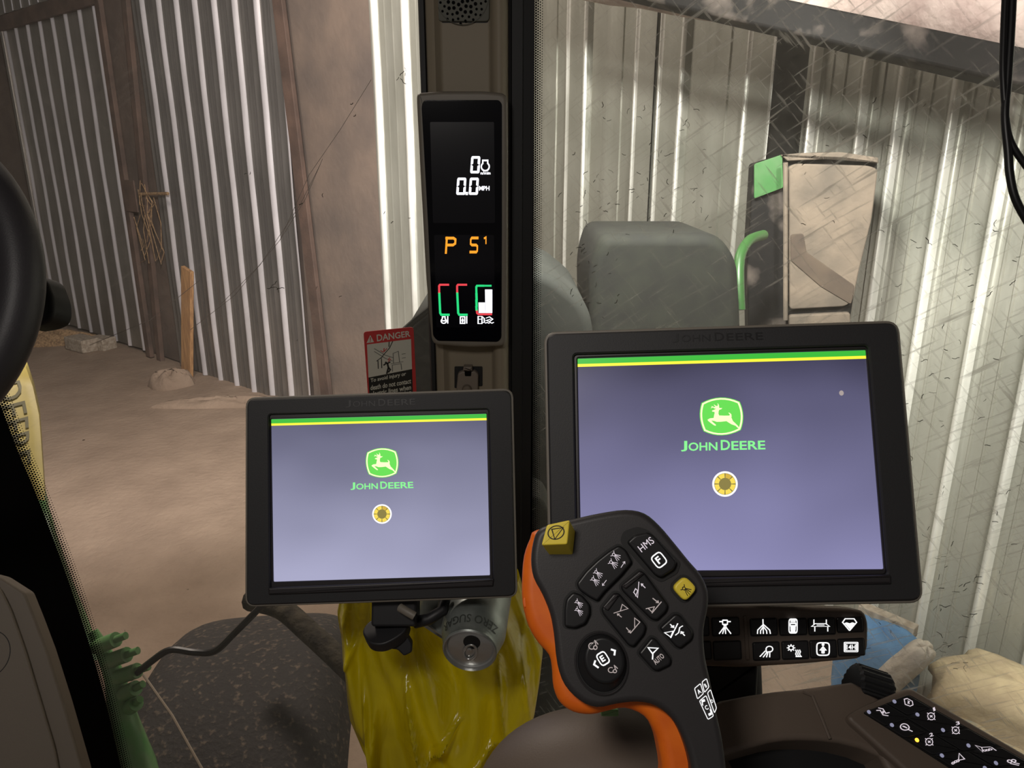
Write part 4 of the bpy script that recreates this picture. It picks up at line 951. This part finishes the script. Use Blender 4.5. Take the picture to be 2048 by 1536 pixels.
# raised square yellow button
topq = [(1094, 1050), (1140, 1040), (1135, 1089), (1083, 1091)]; botq = [(1107, 1068), (1151, 1062), (1146, 1110), (1098, 1110)]
hy = .016
pb = roundpoly([FJ.uv(*a, 0) for a in botq[::-1]], .0008, 3); pt_ = roundpoly([FJ.uv(*a, hy) for a in topq[::-1]], .0012, 3)
yb = MB().loft(FJ, pb, -.001, pt_, hy, .0009, 3).build('yellow_button', M['yellow_key'], js)
fn = quadmap(FJ, [(1097, 1052), (1129, 1050), (1127, 1078), (1095, 1080)], hy)
MB().strokes(fn, [[(.5 + .5 * math.cos(a), .5 + .48 * math.sin(a)) for a in [k * math.pi / 12 for k in range(25)]], [(.22, .75), (.93, .82), (.45, .03), (.22, .75)]], .07, .0002).build('button_mark', M['ink'], yb, smooth=0)
y2 = key([(1344, 1175), (1370, 1151), (1396, 1177), (1371, 1205)], h=.004, r=.0035, name='yellow_button', m='yellow_key', grow=.0016)
# icons -------------------------------------------------------
def arc(cx, cy, r, a0, a1, n=10, ry=None): return [(cx + r * math.cos(R(a0 + (a1 - a0) * k / n)), cy + (ry or r) * math.sin(R(a0 + (a1 - a0) * k / n))) for k in range(n + 1)]
def nozzle(x, y, s): return [arc(x, y, .11 * s, 0, 360), [(x - .26 * s, y + .06 * s), (x - .12 * s, y + .0 * s)], [(x + .1 * s, y + .06 * s), (x + .2 * s, y + .2 * s)], [(x - .02 * s, y - .12 * s), (x - .12 * s, y - .55 * s)], [(x + .04 * s, y - .12 * s), (x + .06 * s, y - .56 * s)], [(x + .08 * s, y - .1 * s), (x + .24 * s, y - .5 * s)], [(x + .1 * s, y - .08 * s), (x + .38 * s, y - .38 * s)]]
def arrow(x0, y0, x1, y1, h=.14):
    a = math.atan2(y1 - y0, x1 - x0)
    return [[(x0, y0), (x1, y1)], [(x1 - h * math.cos(a - .6), y1 - h * math.sin(a - .6)), (x1, y1), (x1 - h * math.cos(a + .6), y1 - h * math.sin(a + .6))]]
def rsq(a0, a1, b0, b1, r=.12):
    return (lambda p: p + [p[0]])(roundpoly([(a0, b0), (a1, b0), (a1, b1), (a0, b1)], r, 3))
def icon(F, q, lines, wd, w, root, m='icon', name='symbol'):
    return MB().strokes(quadmap(F, q, w), lines, wd, .0002).build(name, M[m], root, smooth=0)
def rq(cx, cy, w, h, ang):
    """rotated rectangle, TL TR BR BL, image degrees clockwise positive"""
    c_, s_ = math.cos(R(ang)), math.sin(R(ang))
    return [(cx + x * c_ - y * s_, cy + x * s_ + y * c_) for x, y in ((-w / 2, -h / 2), (w / 2, -h / 2), (w / 2, h / 2), (-w / 2, h / 2))]
H = .0042
mb = MB(); text_into(mb, 'HMS', quadmap(FJ, rq(1292, 1089, 33, 15, -38), H), .0002); mb.build('lettering', M['icon'], kh, smooth=0)
mb = MB().strokes(quadmap(FJ, rq(1318, 1120, 24, 28, -38), H), [rsq(0.02, .98, 0.02, .98, .28)], .1, .0002); text_into(mb, 'F', quadmap(FJ, rq(1317, 1120, 9, 15, -38), H), .0002, .03); mb.build('letter_symbol', M['icon_w'], kh, smooth=0)
H = .0037
icon(FJ, rq(1231, 1122, 30, 34, -40), nozzle(.22, .62, .8) + nozzle(.68, .86, .8) + arrow(.5, .0, .95, .12), .034, H, k2)
icon(FJ, rq(1195, 1157, 28, 34, -35), nozzle(.22, .62, .8) + nozzle(.68, .86, .8) + arrow(.95, .12, .5, .0), .034, H, k2)
icon(FJ, rq(1160, 1217, 24, 32, -35), nozzle(.25, .55, .8) + nozzle(.62, .95, .8), .036, H, k3)
tri = [[(.0, .0), (.5, .12), (.28, .5), (.0, .0)]]
icon(FJ, rq(1279, 1179, 26, 30, -10), [[(.12, .12), (.35, .45), (.2, .6), (.02, .38), (.25, .0), (.55, 1.0)]] + arrow(.95, .55, .7, .85), .06, H, k4)
icon(FJ, rq(1308, 1210, 34, 30, -10), [[(.0, .35), (.5, .38), (.32, .05), (.12, .36)], [(.3, 0), (.95, .62)]] + arrow(.5, .95, .78, .6), .06, H, k4, 'icon_dim')
icon(FJ, rq(1242, 1221, 30, 26, -10), [[(0, .4), (.98, .55), (.65, .95), (.45, .48)]] + arrow(.45, .0, .22, .3), .06, H, k5, 'icon_dim')
icon(FJ, rq(1267, 1250, 30, 30, -10), [[(.2, .0), (.95, .62), (.65, .95), (.55, .35)]] + arrow(.0, .4, .2, .05), .06, H, k5, 'icon_dim')
icon(FJ, rq(1348, 1262, 40, 28, -6), [[(.02, .45), (.45, .5), (.3, .1), (.02, .45)], [(.3, .05), (.72, 1.0)], [(.95, .8), (.8, .7), (.72, .35), (.55, .2)]] + arrow(.35, 1.0, .5, .75) + arrow(1.0, .1, .85, .4), .06, H, k6, 'icon_w')
icon(FJ, rq(1306, 1306, 20, 24, 0), [[(.0, .95), (1.0, .9), (.45, .45), (.0, .95)], [(.48, .45), (.45, .0)]], .13, H, k7, 'icon_w')
mb = MB(); text_into(mb, 'AUTO', quadmap(FJ, rq(1317, 1318, 24, 11, -42), H), .0002, .02); mb.build('lettering', M['icon_dim'], k7, smooth=0)
H = .0062
mb = MB().strokes(quadmap(FJ, rq(1206, 1317, 19, 25, -32), H), [rsq(0, 1, 0, 1, .3)], .12, .0002); text_into(mb, 'E', quadmap(FJ, rq(1205, 1317, 8, 13, -32), H), .0002, .03)
fn = quadmap(FJ, rq(1206, 1317, 60, 60, 0), H)
mb.strokes(fn, [[(.78, .8), (.9, .76), (.88, .62)], [(.24, .42), (.2, .3), (.34, .2)]], .06, .0002); mb.build('letter_symbol', M['icon_w'], tp, smooth=0)
wr = [arc(.3, .45, .28, 60, 290), arc(.68, .32, .18, 0, 360), [(.75, .5), (.62, .98)], [(.7, .9), (.95, .62)], [(.45, .2), (.6, .2)]]
icon(FJ, rq(1187, 1291, 20, 22, 0), wr, .09, H, tp, 'icon_dim'); icon(FJ, rq(1226, 1339, 20, 18, 0), wr, .09, H, tp, 'icon_dim')
icon(FJ, rq(1373, 1180, 22, 24, -38), nozzle(.4, .75, 1.2), .06, .0042, y2, 'ink', 'button_mark')
# lit outlines low on the neck
mb = MB()
for L in ([(1389, 1377), (1401, 1367), (1407, 1387), (1395, 1398)], [(1404, 1364), (1413, 1357), (1418, 1374), (1409, 1385)], [(1399, 1402), (1412, 1391), (1427, 1432), (1416, 1439)], [(1415, 1386), (1421, 1379), (1433, 1416), (1429, 1426)]):
    p = roundpoly(FJ.pts(L, .0004), .0007, 3); mb.strokes(lambda x, y, w: FJ.P(x, y, w), [p + [p[0]]], .00042, .0004)
for s_, q in (('A', rq(1398, 1383, 7, 9, -30)), ('B', rq(1411, 1371, 4, 8, -30)), ('C', rq(1413, 1415, 6, 9, -25)), ('D', rq(1424, 1402, 4, 7, -25))):
    text_into(mb, s_, quadmap(FJ, q, .0003), .0002, .02)
mb.strokes(quadmap(FJ, rq(1413, 1415, 14, 36, -20), .0003), [[(.1, .72), (.2, .92), (.6, .92)], [(.9, .3), (.85, .1), (.45, .08)]], .14, .0002)
mb.build('side_key_outlines', M['icon_w'], js, smooth=0)

# ------------------------------------------------------------------ button panel below the large monitor
FB2 = Frame(at(1560, 1275, .60), camdir(-.1, .2, .97), CU)
bp = empty('button_panel', FB2.P(-.03, -.06, -.02), 'brown-grey panel with two rows of lit buttons below the large monitor', 'button panel')
out = roundpoly(FB2.pts([(1330, 1206), (1480, 1209), (1700, 1217), (1730, 1222), (1738, 1245), (1737, 1300), (1722, 1318), (1600, 1329), (1480, 1336), (1330, 1330)]), .008, 4)
MB().prism(FB2, out, -.022, 0, .004).build('panel_housing', M['console'], bp, smooth=60)
MB().prism(FB2, roundpoly(FB2.pts([(1487, 1232), (1494, 1231), (1500, 1320), (1492, 1321)], .001), .001), -.001, .0012, .0008).build('divider_rib', M['console'], bp)
keys = {}
rows = [[(1372, 1235, 1416, 1272), (1424, 1236, 1477, 1271), (1501, 1238, 1553, 1271), (1559, 1238, 1612, 1270), (1617, 1237, 1669, 1269), (1674, 1236, 1725, 1264)],
        [(1376, 1284, 1421, 1319), (1427, 1283, 1481, 1319), (1506, 1285, 1558, 1320), (1564, 1283, 1616, 1318), (1620, 1281, 1672, 1315), (1676, 1278, 1728, 1311)]]
for r_, row in enumerate(rows):
    for c_, (a, b, c2, d) in enumerate(row):
        sl = 2
        L = [(a, b + sl / 2), (c2, b - sl / 2), (c2 + 2, d - sl / 2), (a + 2, d + sl / 2)]
        MB().prism(FB2, inset(pxpoly(FB2, L, .0012, .001), -.0006), -.001, .0003).build('button_pocket', M['pocket'], bp)
        keys[r_, c_] = MB().prism(FB2, pxpoly(FB2, L, .0014, .002), 0, .002, .0009).build('button', M['key'], bp)
HB = .0022
def ic(k, cx, cy, w, h, lines, wd): icon(FB2, [(cx - w / 2, cy - h / 2), (cx + w / 2, cy - h / 2), (cx + w / 2, cy + h / 2), (cx - w / 2, cy + h / 2)], lines, wd, HB, keys[k], 'icon_w')
ic((0, 1), 1450, 1253, 24, 28, [rsq(.3, .7, .65, .95, .03), [(.05, .85), (.3, .85)], [(.7, .85), (.95, .85)], [(.4, .55), (.6, .55)], [(.42, .45), (.02, .0)], [(.47, .45), (.3, .0)], [(.52, .45), (.55, .0)], [(.58, .45), (.98, .0)]], .09)
ic((0, 2), 1528, 1253, 28, 28, [[(.42, 1), (.45, .0)], [(.45, .65), (.05, .25), (.03, .0)], [(.45, .65), (.9, .25), (.95, .0)], [(.45, .5), (.25, .2), (.25, 0)], [(.45, .5), (.68, .2), (.7, 0)]], .08)
ic((0, 3), 1586, 1252, 18, 28, [rsq(.05, .95, .02, .98, .2), [(.25, .85), (.75, .85)], rsq(.2, .8, .5, .7, .05), [(.25, .38), (.75, .38)], [(.25, .28), (.75, .28)], rsq(.3, .7, .08, .2, .03)], .12)
ic((0, 4), 1641, 1251, 36, 24, [[(.0, .42), (.2, .66), (.8, .66), (1.0, .42), (.0, .42)], [(.13, .98), (.13, .6)], [(.82, .98), (.82, .6)], [(.18, .4), (.18, .02)], [(.9, .4), (.9, .02)], [(.3, .54), (.7, .54)]], .06)
ic((0, 5), 1699, 1249, 28, 24, [[(.18, .98), (.82, .98), (1.0, .68), (.52, .02), (.48, .02), (.0, .68), (.18, .98)]], .09)
fn = quadmap(FB2, [(1685, 1237), (1713, 1237), (1713, 1261), (1685, 1261)], HB)
MB().add([fn(x, y, .0002) for x, y in ((.12, .62), (.3, .68), (.5, .6), (.7, .68), (.88, .62), (.52, .1))], [(0, 5, 4, 3, 2, 1)]).build('symbol', M['icon_w'], keys[0, 5], smooth=0)
ic((1, 2), 1533, 1303, 26, 22, [arc(.72, .72, .26, -80, 190, 12), [(.46, .72), (.5, .45), (.8, .5)], [(.4, .55), (.0, .05)], [(.5, .4), (.25, .0)], [(.6, .4), (.5, .0)], [(.75, .42), (.74, .0)]], .09)
ic((1, 3), 1589, 1301, 28, 24, [arc(.25, .72, .17, 0, 360, 10)] + [[(.25 + .2 * math.cos(a), .72 + .2 * math.sin(a)), (.25 + .28 * math.cos(a), .72 + .28 * math.sin(a))] for a in [k * math.pi / 4 for k in range(8)]] + [[(x, .55), (x + .06, .4), (x, .22), (x + .06, .05)] for x in (.58, .72, .86)] + [[(.6, 0), (1, 0)]], .08)
ic((1, 4), 1646, 1298, 26, 26, [rsq(.02, .98, .02, .98, .25), arc(.5, .84, .06, 0, 360, 8), [(.5, .62), (.5, .18)], [(.42, .2), (.42, .45)], [(.58, .2), (.58, .45)], [(.28, .42), (.5, .68), (.72, .42), (.28, .42)]], .1)
ic((1, 5), 1702, 1294, 27, 19, [rsq(.0, 1, 0, 1, .06), rsq(.1, .9, .12, .88, .02)], .08)
mb = MB(); text_into(mb, '14H', quadmap(FB2, [(1693, 1289), (1711, 1289), (1711, 1299), (1693, 1299)], HB), .0003, .02); mb.build('symbol', M['icon_w'], keys[1, 5], smooth=0)
MB().prism(FB2, roundpoly(FB2.pts([(1395, 1325), (1520, 1325), (1516, 1410), (1395, 1420)], -.02), .003), -.05, -.0225, .004).build('support_post', M['rubber'], bp)

# ------------------------------------------------------------------ armrest console with key pad
FK = Frame(at(1850, 1450, .52), Vector((.10, -.52, .85)).normalized(), Vector((-.25, 1, 0)))
ac = empty('armrest_console', FK.P(0, -.05, -.06), 'brown armrest console with black key pad and ribbed thumb wheel', 'console')
body = [(1400, 1420), (1500, 1388), (1600, 1376), (1690, 1364), (1712, 1365), (1760, 1396), (1812, 1440), (1960, 1560), (1800, 1560), (1760, 1510), (1680, 1484), (1600, 1478), (1540, 1484), (1456, 1508), (1400, 1520)]
MB().prism(FK, catmull(FK.pts(body, -.006), 2), -.05, -.006, .004).build('console_body', M['console'], ac, smooth=50)
MB().prism(FK, FK.pts([(1430, 1700), (1420, 1480), (1600, 1470), (1780, 1490), (1900, 1700)], -.03), -.09, -.03).build('console_well', M['rubber'], ac)
MB().tube([FK.P(*FK.uv(x, y, -.0055), -.0055) for x, y in ((1606, 1384), (1625, 1392), (1645, 1440), (1660, 1478))], .0011, 8).build('console_crease', M['console'], ac)
hous = [(1690, 1432), (1728, 1410), (1812, 1376), (1826, 1376), (2060, 1512), (2160, 1580), (2100, 1760), (1900, 1620)]
MB().prism(FK, roundpoly(FK.pts(hous), .006, 4), -.02, 0, .003).build('keypad_housing', M['console'], ac, smooth=50)
pad = [(1726, 1425), (1818, 1389), (2120, 1560), (2040, 1640), (1900, 1536)]
MB().prism(FK, roundpoly(FK.pts(pad, .0008), .002), -.001, .0008).build('keypad_base', M['pocket'], ac)
def kq(a, b, c2, d): return [a, b, c2, d]
# keypad cells in a skewed grid: origin at the near-left corner, row vector, column vector
O = Vector((1727, 1424)); dv = Vector((1818, 1389)) - O; 
def cell(i0, i1, j0, j1):
    # i along the long direction, j across; perspective widening kept by interpolation between the two long edges
    A0, A1 = Vector((1727, 1425)), Vector((1905, 1536)); B0, B1 = Vector((1817, 1389)), Vector((2048, 1519))
    f = lambda i, j: (A0 + (A1 - A0) * i) * (1 - j) + (B0 + (B1 - B0) * i) * j
    return [tuple(f(i0, j0)), tuple(f(i0, j1)), tuple(f(i1, j1)), tuple(f(i1, j0))]
cells = [(.0, .24, .02, .5), (.0, .20, .53, .99), (.26, .46, .02, .40), (.23, .50, .46, .99), (.48, .76, .02, .44), (.52, .78, .46, .99), (.79, 1.06, .02, .5), (.81, 1.05, .53, .99), (1.08, 1.35, .02, .5), (1.08, 1.35, .53, .99)]
kk = []
for c_ in cells:
    kk.append(MB().prism(FK, roundpoly(FK.pts(cell(*c_), .0022), .0015), .0006, .0022, .0006).build('button', M['key'], ac))
HK = .0024
leds = [(1738, 1424, 0), (1789, 1403, 0), (1784, 1450, 0), (1835, 1429, 0), (1834, 1480, 1), (1886, 1460, 0), (1937, 1491, 0), (1884, 1511, 0), (1992, 1526, 0), (1970, 1536, 0)]
for x, y, on in leds:
    MB().prism(FK, ellipse(*FK.uv(x, y, HK), .0013, .0013, 14), .002, HK + .0002).build('indicator_lamp', M['led_on'] if on else M['led'], ac)
def ik(n, q, lines, wd=.07): icon(FK, q, lines, wd, HK, kk[n], 'icon')
ik(1, [(1806, 1397), (1822, 1397), (1828, 1411), (1812, 1414)], [[(.0, .3), (.1, .9), (.5, 1.0), (1, .6), (.9, .1), (.5, .0), (.0, .3)], [(.35, .4), (.65, .6)], [(.5, .3), (.5, .7)]], .1)
ik(0, [(1752, 1416), (1776, 1416), (1780, 1433), (1756, 1436)], [[(.0, .75), (.3, .75), (.45, .25), (.85, .1)], [(.2, 1.0), (.55, .9), (.7, .4), (1.0, .45)], [(.42, .5), (.6, .6)], [(.5, .65), (.52, .42)]], .08)
wheel = [arc(.5, .42, .32, 0, 360, 14), ] + [[(.5 + .3 * math.cos(a), .42 + .3 * math.sin(a)), (.5 + .46 * math.cos(a), .42 + .42 * math.sin(a))] for a in [R(45 + 90 * k) for k in range(4)]] + [[(.4, .5), (.6, .34)], [(.4, .34), (.6, .5)]]
for n, cx_, cy_, t_ in ((3, 1862, 1432, '1'), (5, 1911, 1460, '3'), (4, 1858, 1483, '2')):
    q = [(cx_ - 12, cy_ - 12), (cx_ + 10, cy_ - 12), (cx_ + 12, cy_ + 10), (cx_ - 10, cy_ + 10)]
    MB().strokes(quadmap(FK, q, HK), wheel, .07, .0002).build('symbol', M['icon'], kk[n], smooth=0)
    mb = MB(); text_into(mb, t_, quadmap(FK, [(cx_ + (3 if t_ == '1' else 0), cy_ - 16), (cx_ + 7, cy_ - 18), (cx_ + 9, cy_ - 11), (cx_ + (5 if t_ == '1' else 1), cy_ - 9)], HK), .0002, .02); mb.build('numeral', M['icon'], kk[n], smooth=0)
ik(2, [(1799, 1446), (1818, 1446), (1824, 1462), (1800, 1462)], [arc(.45, .5, .4, 0, 360, 16), [(.25, .6), (.5, .45), (.65, .35), (.45, .55), (.25, .6)], [(.75, .15), (1.0, -.05)]], .1)
ik(7, [(1950, 1490), (1985, 1490), (1995, 1506), (1958, 1506)], [[(0, .95), (.3, .7), (.22, .1), (.0, .95)], arc(.36, .3, .09, 0, 360, 8), arc(.54, .35, .09, 0, 360, 8), arc(.72, .45, .09, 0, 360, 8), [(.3, .7), (.8, .75)], [(.85, .7), (1, .3)]], .06)
ik(6, [(1903, 1508), (1928, 1506), (1932, 1526), (1903, 1530)], [[(.6, 1.0), (.95, .4), (.5, .35), (.6, 1.0)], arc(.45, .3, .09, 0, 360, 8), arc(.28, .25, .09, 0, 360, 8), arc(.1, .15, .09, 0, 360, 8)], .07)
ik(9, [(2010, 1518), (2034, 1518), (2040, 1532), (2016, 1534)], [arc(.3, .7, .18, 0, 360, 8), arc(.65, .75, .18, 0, 360, 8), [(.3, .4), (.9, .1)], [(.6, .5), (1, .3)]], .1)
# thumb wheel
tc_ = FK.P(*FK.uv(1722, 1405, -.006), -.006); ax = (FK.P(*FK.uv(1695, 1352, 0), 0) - FK.P(*FK.uv(1745, 1392, 0), 0))
axis = (at(1765, 1398, .53) - at(1700, 1362, .53)).normalized(); axis = (FK.x * .86 - FK.y * .5).normalized()
wc = at(1733, 1396, .555); rw = .0215; L = []
upw = FK.n; Xw = (upw - axis * upw.dot(axis)).normalized(); Yw = axis.cross(Xw)
for h in (-.0125, -.0105, .0105, .0125):
    kf = .90 if abs(h) > .012 else 1.0
    L.append([wc + axis * h + (Xw * math.cos(a) + Yw * math.sin(a)) * rw * kf * (1 + .035 * (1 if k % 4 < 2 else -1)) for k, a in enumerate([2 * math.pi * k / 96 for k in range(96)])])
MB().rings(L).build('thumb_wheel', M['rubber'], ac, smooth=25)

# palm rest in front of the joystick
def dome(c, X, Y, Z, a, b, h, e=2.3):
    L = []
    for j in range(17):
        t = j / 16 * math.pi / 2; r_ = math.cos(t) ** (2 / e); z = math.sin(t) ** (2 / e)
        L.append([Vector(c) + X * a * max(r_, .004) * math.cos(p_) + Y * b * max(r_, .004) * math.sin(p_) + Z * h * z for p_ in [2 * math.pi * k / 48 for k in range(48)]])
    return MB().rings(L)
o = dome(at(1225, 1650, .53), CX, (CF * .9 + CU * -.45).normalized(), (CU * .9 + CF * .4).normalized(), .100, .07, .078).build('palm_rest', M['console'], smooth=60)
tag(o, 'rounded grey-brown palm rest at the bottom edge below the joystick', 'palm rest')
o = MB().prism(Frame(at(1220, 1426, .47), camdir(0, .1, 1), CU), rrect(0, 0, .011, .0045, .001), -.01, 0, .001).build('green_tab', M['green_d'])
tag(o, 'small dull green tab under the joystick head', 'tab')

# ------------------------------------------------------------------ yellow bag, cans, clamp
def bagpt(u, v):
    """u around, v down"""
    ys = 1150 + v * 480
    lx = np.interp(ys, [1150, 1210, 1300, 1400, 1470, 1536, 1640], [690, 678, 688, 697, 722, 750, 815])
    rx = np.interp(ys, [1150, 1200, 1250, 1300, 1360, 1420, 1470, 1536, 1640], [1038, 1052, 1072, 1086, 1080, 1070, 1050, 1010, 930])
    a = 2 * math.pi * u; d = .93
    cx_ = (lx + rx) / 2; hw = (rx - lx) / 2 / FPX * d
    fold = .010 * math.sin(7 * a + 2.2 * v * 3) + .007 * math.sin(13 * a - 4 * v) + .006 * math.sin(19 * a + 9 * v) * (1 - v)
    belly = 1 + .25 * math.sin(math.pi * min(1, v * 1.2))
    dep = hw * .62 * belly
    c = at(cx_, ys, d)
    dirx = CX * math.cos(a); dirf = -Vector((0, 1, 0)) * math.sin(a)
    fs = abs(math.sin(a)) ** .7
    p = c + dirx * hw * math.copysign(abs(math.cos(a)) ** .85, 1) * (1 if math.cos(a) >= 0 else 1) if False else c + CX * (hw * math.cos(a)) - Vector((0, 1, 0)) * (dep * math.sin(a) + fold * fs * (1 if math.sin(a) > 0 else .5))
    # crease radiating from the can and the knob
    g = 0
    for (kx, ky, tx, ty, amp) in ((830, 1260, 880, 1480, .016), (745, 1300, 770, 1500, .014), (925, 1345, 860, 1420, .012), (1000, 1400, 900, 1500, .014), (1000, 1250, 1010, 1400, .010), (700, 1290, 730, 1230, .008), (770, 1330, 765, 1536, .010), (860, 1400, 935, 1520, .012), (1045, 1230, 1060, 1400, .010)):
        X0 = cx_ + math.cos(a) * (rx - lx) / 2
        dx, dy = tx - kx, ty - ky; ll = math.hypot(dx, dy); s_ = ((X0 - kx) * dx + (ys - ky) * dy) / ll; n_ = ((X0 - kx) * dy - (ys - ky) * dx) / ll
        if -20 < s_ < ll + 20: g += amp * 1.35 * math.exp(-(n_ / 6) ** 2) * math.sin(math.pi * min(1, max(0, (s_ + 20) / (ll + 40)))) - amp * .6 * math.exp(-((n_ - 20) / 14) ** 2) * math.sin(math.pi * min(1, max(0, (s_ + 20) / (ll + 40))))
    if math.sin(a) > 0: p = p - Vector((0, 1, 0)) * g
    return p
NB, MBv = 300, 90
rings = [[bagpt(i / NB, j / MBv) for i in range(NB)] for j in range(MBv + 1)]
bg = MB().rings(rings, False, True).build('plastic_bag', M['bag'], smooth=80)
tag(bg, 'crumpled yellow plastic bag hanging behind the small monitor', 'bag')

def can(c, axis, label, full=True, roll=0):
    axis = axis.normalized()   # from the lid into the body
    root = empty('drink_can', c + axis * .10, label, 'can')
    prof = [(.0262, -.0005), (.0272, .0008), (.0268, .0025), (.0275, .006), (.0310, .018), (.0331, .026), (.0331, .085), (.0300, .105), (.0240, .110)]
    MB().lathe(c, axis, prof, 48, cap1=True).build('can_body', M['canprint'], root)
    MB().lathe(c, axis, [(.0262, -.0005), (.0255, -.001), (.0248, .0035), (.0235, .0045), (.021, .0028), (.0003, .0028)], 48).build('can_lid', M['alu'], root)
    F = Frame(c + axis * .0026, -axis, CU)
    MB().prism(F, ellipse(.0025, .009, .0085, .0085, 24), -.0002, .0003).build('drink_opening', M['candark'], root, smooth=0)
    t = ellipse(.0, -.003, .0075, .011, 24, R(-20)); MB().ring(F, t, inset(t, .0024), .0008, .002, r=.0004).build('pull_tab', M['alu'], root)
    MB().lathe(F.P(0, .001, .0008), F.n, [(.0025, 0), (.0025, .0016), (.0005, .002)], 14).build('tab_rivet', M['alu'], root)
    return root, F
axc = camdir(.10, .42, -.90)
c1 = at(939, 1302, .74)
cn, Fc = can(c1, axc, 'open silver drink can lying against the yellow bag, lid toward us')
# lettering round the can shoulder
V, Fs, _ = text_mesh('ZERO SUGAR', .01); mb = MB()
Xc = (CU - axc * CU.dot(axc)).normalized(); Yc = axc.cross(Xc)
def canfn(x, y, off=.0005):
    a = R(62) - x * R(124); h = .0175 - y * .0085; rr = .0275 + (h - .006) / .012 * .0035 + off
    return c1 + axc * h + (Xc * math.cos(a) - Yc * math.sin(a) * 1.0) * rr
mb.add([canfn(1 - x, y) for x, y in V], Fs); mb.build('can_lettering', mat('can_ink', srgb(60, 64, 60), .5), cn, smooth=0)
c2 = at(868, 1262, .80); can(c2, camdir(.5, .75, -.35), 'second grey drink can tucked behind the mounting knob')

cl = empty('mounting_clamp', at(775, 1310, .76), 'black clamp knob and bracket under the small monitor', 'clamp')
Fq = Frame(at(775, 1265, .745), camdir(-.12, .78, .60), CU)
MB().prism(Fq, roundpoly([Fq.uv(*a) for a in ((722, 1262), (738, 1240), (765, 1232), (800, 1232), (818, 1238), (812, 1262), (790, 1278), (765, 1290), (738, 1288))][::-1], .008, 4), -.012, 0, .002).build('clamp_plate', M['clamp'], cl)
MB().prism(Frame(at(790, 1220, .75), camdir(0, .1, 1)), rrect(0, 0, .045, .03, .004), -.02, .008, .003).build('clamp_block', M['clamp'], cl)
Fz = Frame(at(805, 1290, .75), camdir(.1, .1, 1), CU)
MB().prism(Fz, roundpoly(Fz.pts([(790, 1275), (812, 1268), (825, 1288), (824, 1305), (808, 1313), (795, 1300), (776, 1298), (766, 1292), (768, 1284)]), .002), -.014, 0, .002).build('wing_knob', M['clamp'], cl)
MB().tube([at(830, 1245, .76), at(858, 1238, .755), at(884, 1222, .76), at(892, 1190, .77)], .006, 12).build('clamp_arm', M['clamp'], cl)
MB().tube([at(800, 1215, .735), at(815, 1224, .73), at(829, 1232, .73)], .0042, 12).build('grey_sleeve', M['trimgrey'], cl)

# ------------------------------------------------------------------ steering wheel, lever, column cover
dW = .75; cw = at(-326, 575, dW); FWn = camdir(.05, .12, .99)
Fw = Frame(cw, FWn, CU); Rm_ = .1775; rm = .022
sw = empty('steering_wheel', Fw.P(0, 0, -.05), 'black steering wheel rim cut off by the left edge', 'steering wheel')
L = []
for i in range(96):
    a = 2 * math.pi * i / 96
    L.append([Fw.P((Rm_ + rm * math.cos(b)) * math.cos(a), (Rm_ + rm * math.cos(b)) * math.sin(a), rm * 1.1 * math.sin(b)) for b in [2 * math.pi * k / 20 for k in range(20)]])
L.append(L[0]); MB().rings(L, False, False).build('rim', mat('wheel_leather', srgb(44, 42, 46), .5, bump=.2, bscale=700), sw)
MB().prism(Fw, ellipse(0, 0, .075, .06, 40), -.05, -.01, .008).build('hub', M['black'], sw)
for a in (R(8), R(172), R(270)):
    MB().tube([Fw.P(.05 * math.cos(a), .05 * math.sin(a), -.03), Fw.P(.12 * math.cos(a), .12 * math.sin(a), -.02), Fw.P(.175 * math.cos(a), .175 * math.sin(a), -.004)], [.02, .014, .011], 12).build('spoke', M['black'], sw)
Fk2 = Frame(at(80, 600, .80), camdir(-.1, .1, 1), CU)
tag(MB().prism(Fk2, roundpoly(Fk2.pts([(40, 548), (74, 548), (90, 560), (104, 598), (105, 625), (98, 641), (76, 650), (40, 655)]), .006, 4), -.03, 0, .006, 4).build('control_lever', M['rubber'], smooth=60), 'black lever knob sticking out behind the steering wheel', 'lever')
Fc_ = Frame(at(60, 1400, .72), camdir(.35, .25, .9), CU)
sc_ = empty('column_cover', Fc_.P(-.05, -.15, -.03), 'grey-brown plastic column cover in the bottom left corner', 'cover')
p = Fc_.pts([(-200, 1100), (0, 1153), (50, 1185), (72, 1240), (96, 1304), (130, 1412), (168, 1545), (190, 1640), (-200, 1640)])
MB().prism(Fc_, roundpoly(p, .003), -.04, 0, .003).build('cover_shell', M['tan_dark'], sc_, smooth=50)
p = Fc_.pts([(-200, 1130), (-5, 1165), (22, 1215), (52, 1300), (82, 1400), (112, 1500), (135, 1640), (-200, 1640)], .004)
MB().prism(Fc_, roundpoly(p, .010, 3), 0, .006, .002).build('inner_panel', M['tan_dark'], sc_, smooth=50)
e0 = Fc_.uv(-22, 1308, .006); MB().ring(Fc_, ellipse(e0[0], e0[1], .0175, .0215, 40), ellipse(e0[0], e0[1], .0168, .0208, 40), .0055, .0064, r=.0002).build('round_cap_seam', M['rubber'], sc_)

# cables hanging at the right edge
for pth, r_, lab in (([(2012, -30), (2008, 60), (2006, 140), (2010, 210), (2016, 265), (2030, 300), (2062, 345)], .0028, 'black cable hanging at the top right edge, the one bending away sooner'),
                ([(2026, -30), (2022, 50), (2016, 150), (2010, 230), (2016, 300), (2020, 350), (2032, 400), (2062, 455)], .0033, 'black cable hanging at the top right edge, the one reaching lower')):
    P3 = catmull([at(x, y, .62) for x, y in pth], 5, False)
    tag(MB().tube(P3, r_, 10).build('hanging_cable', M['cable']), lab, 'cable')
strip_tmp()
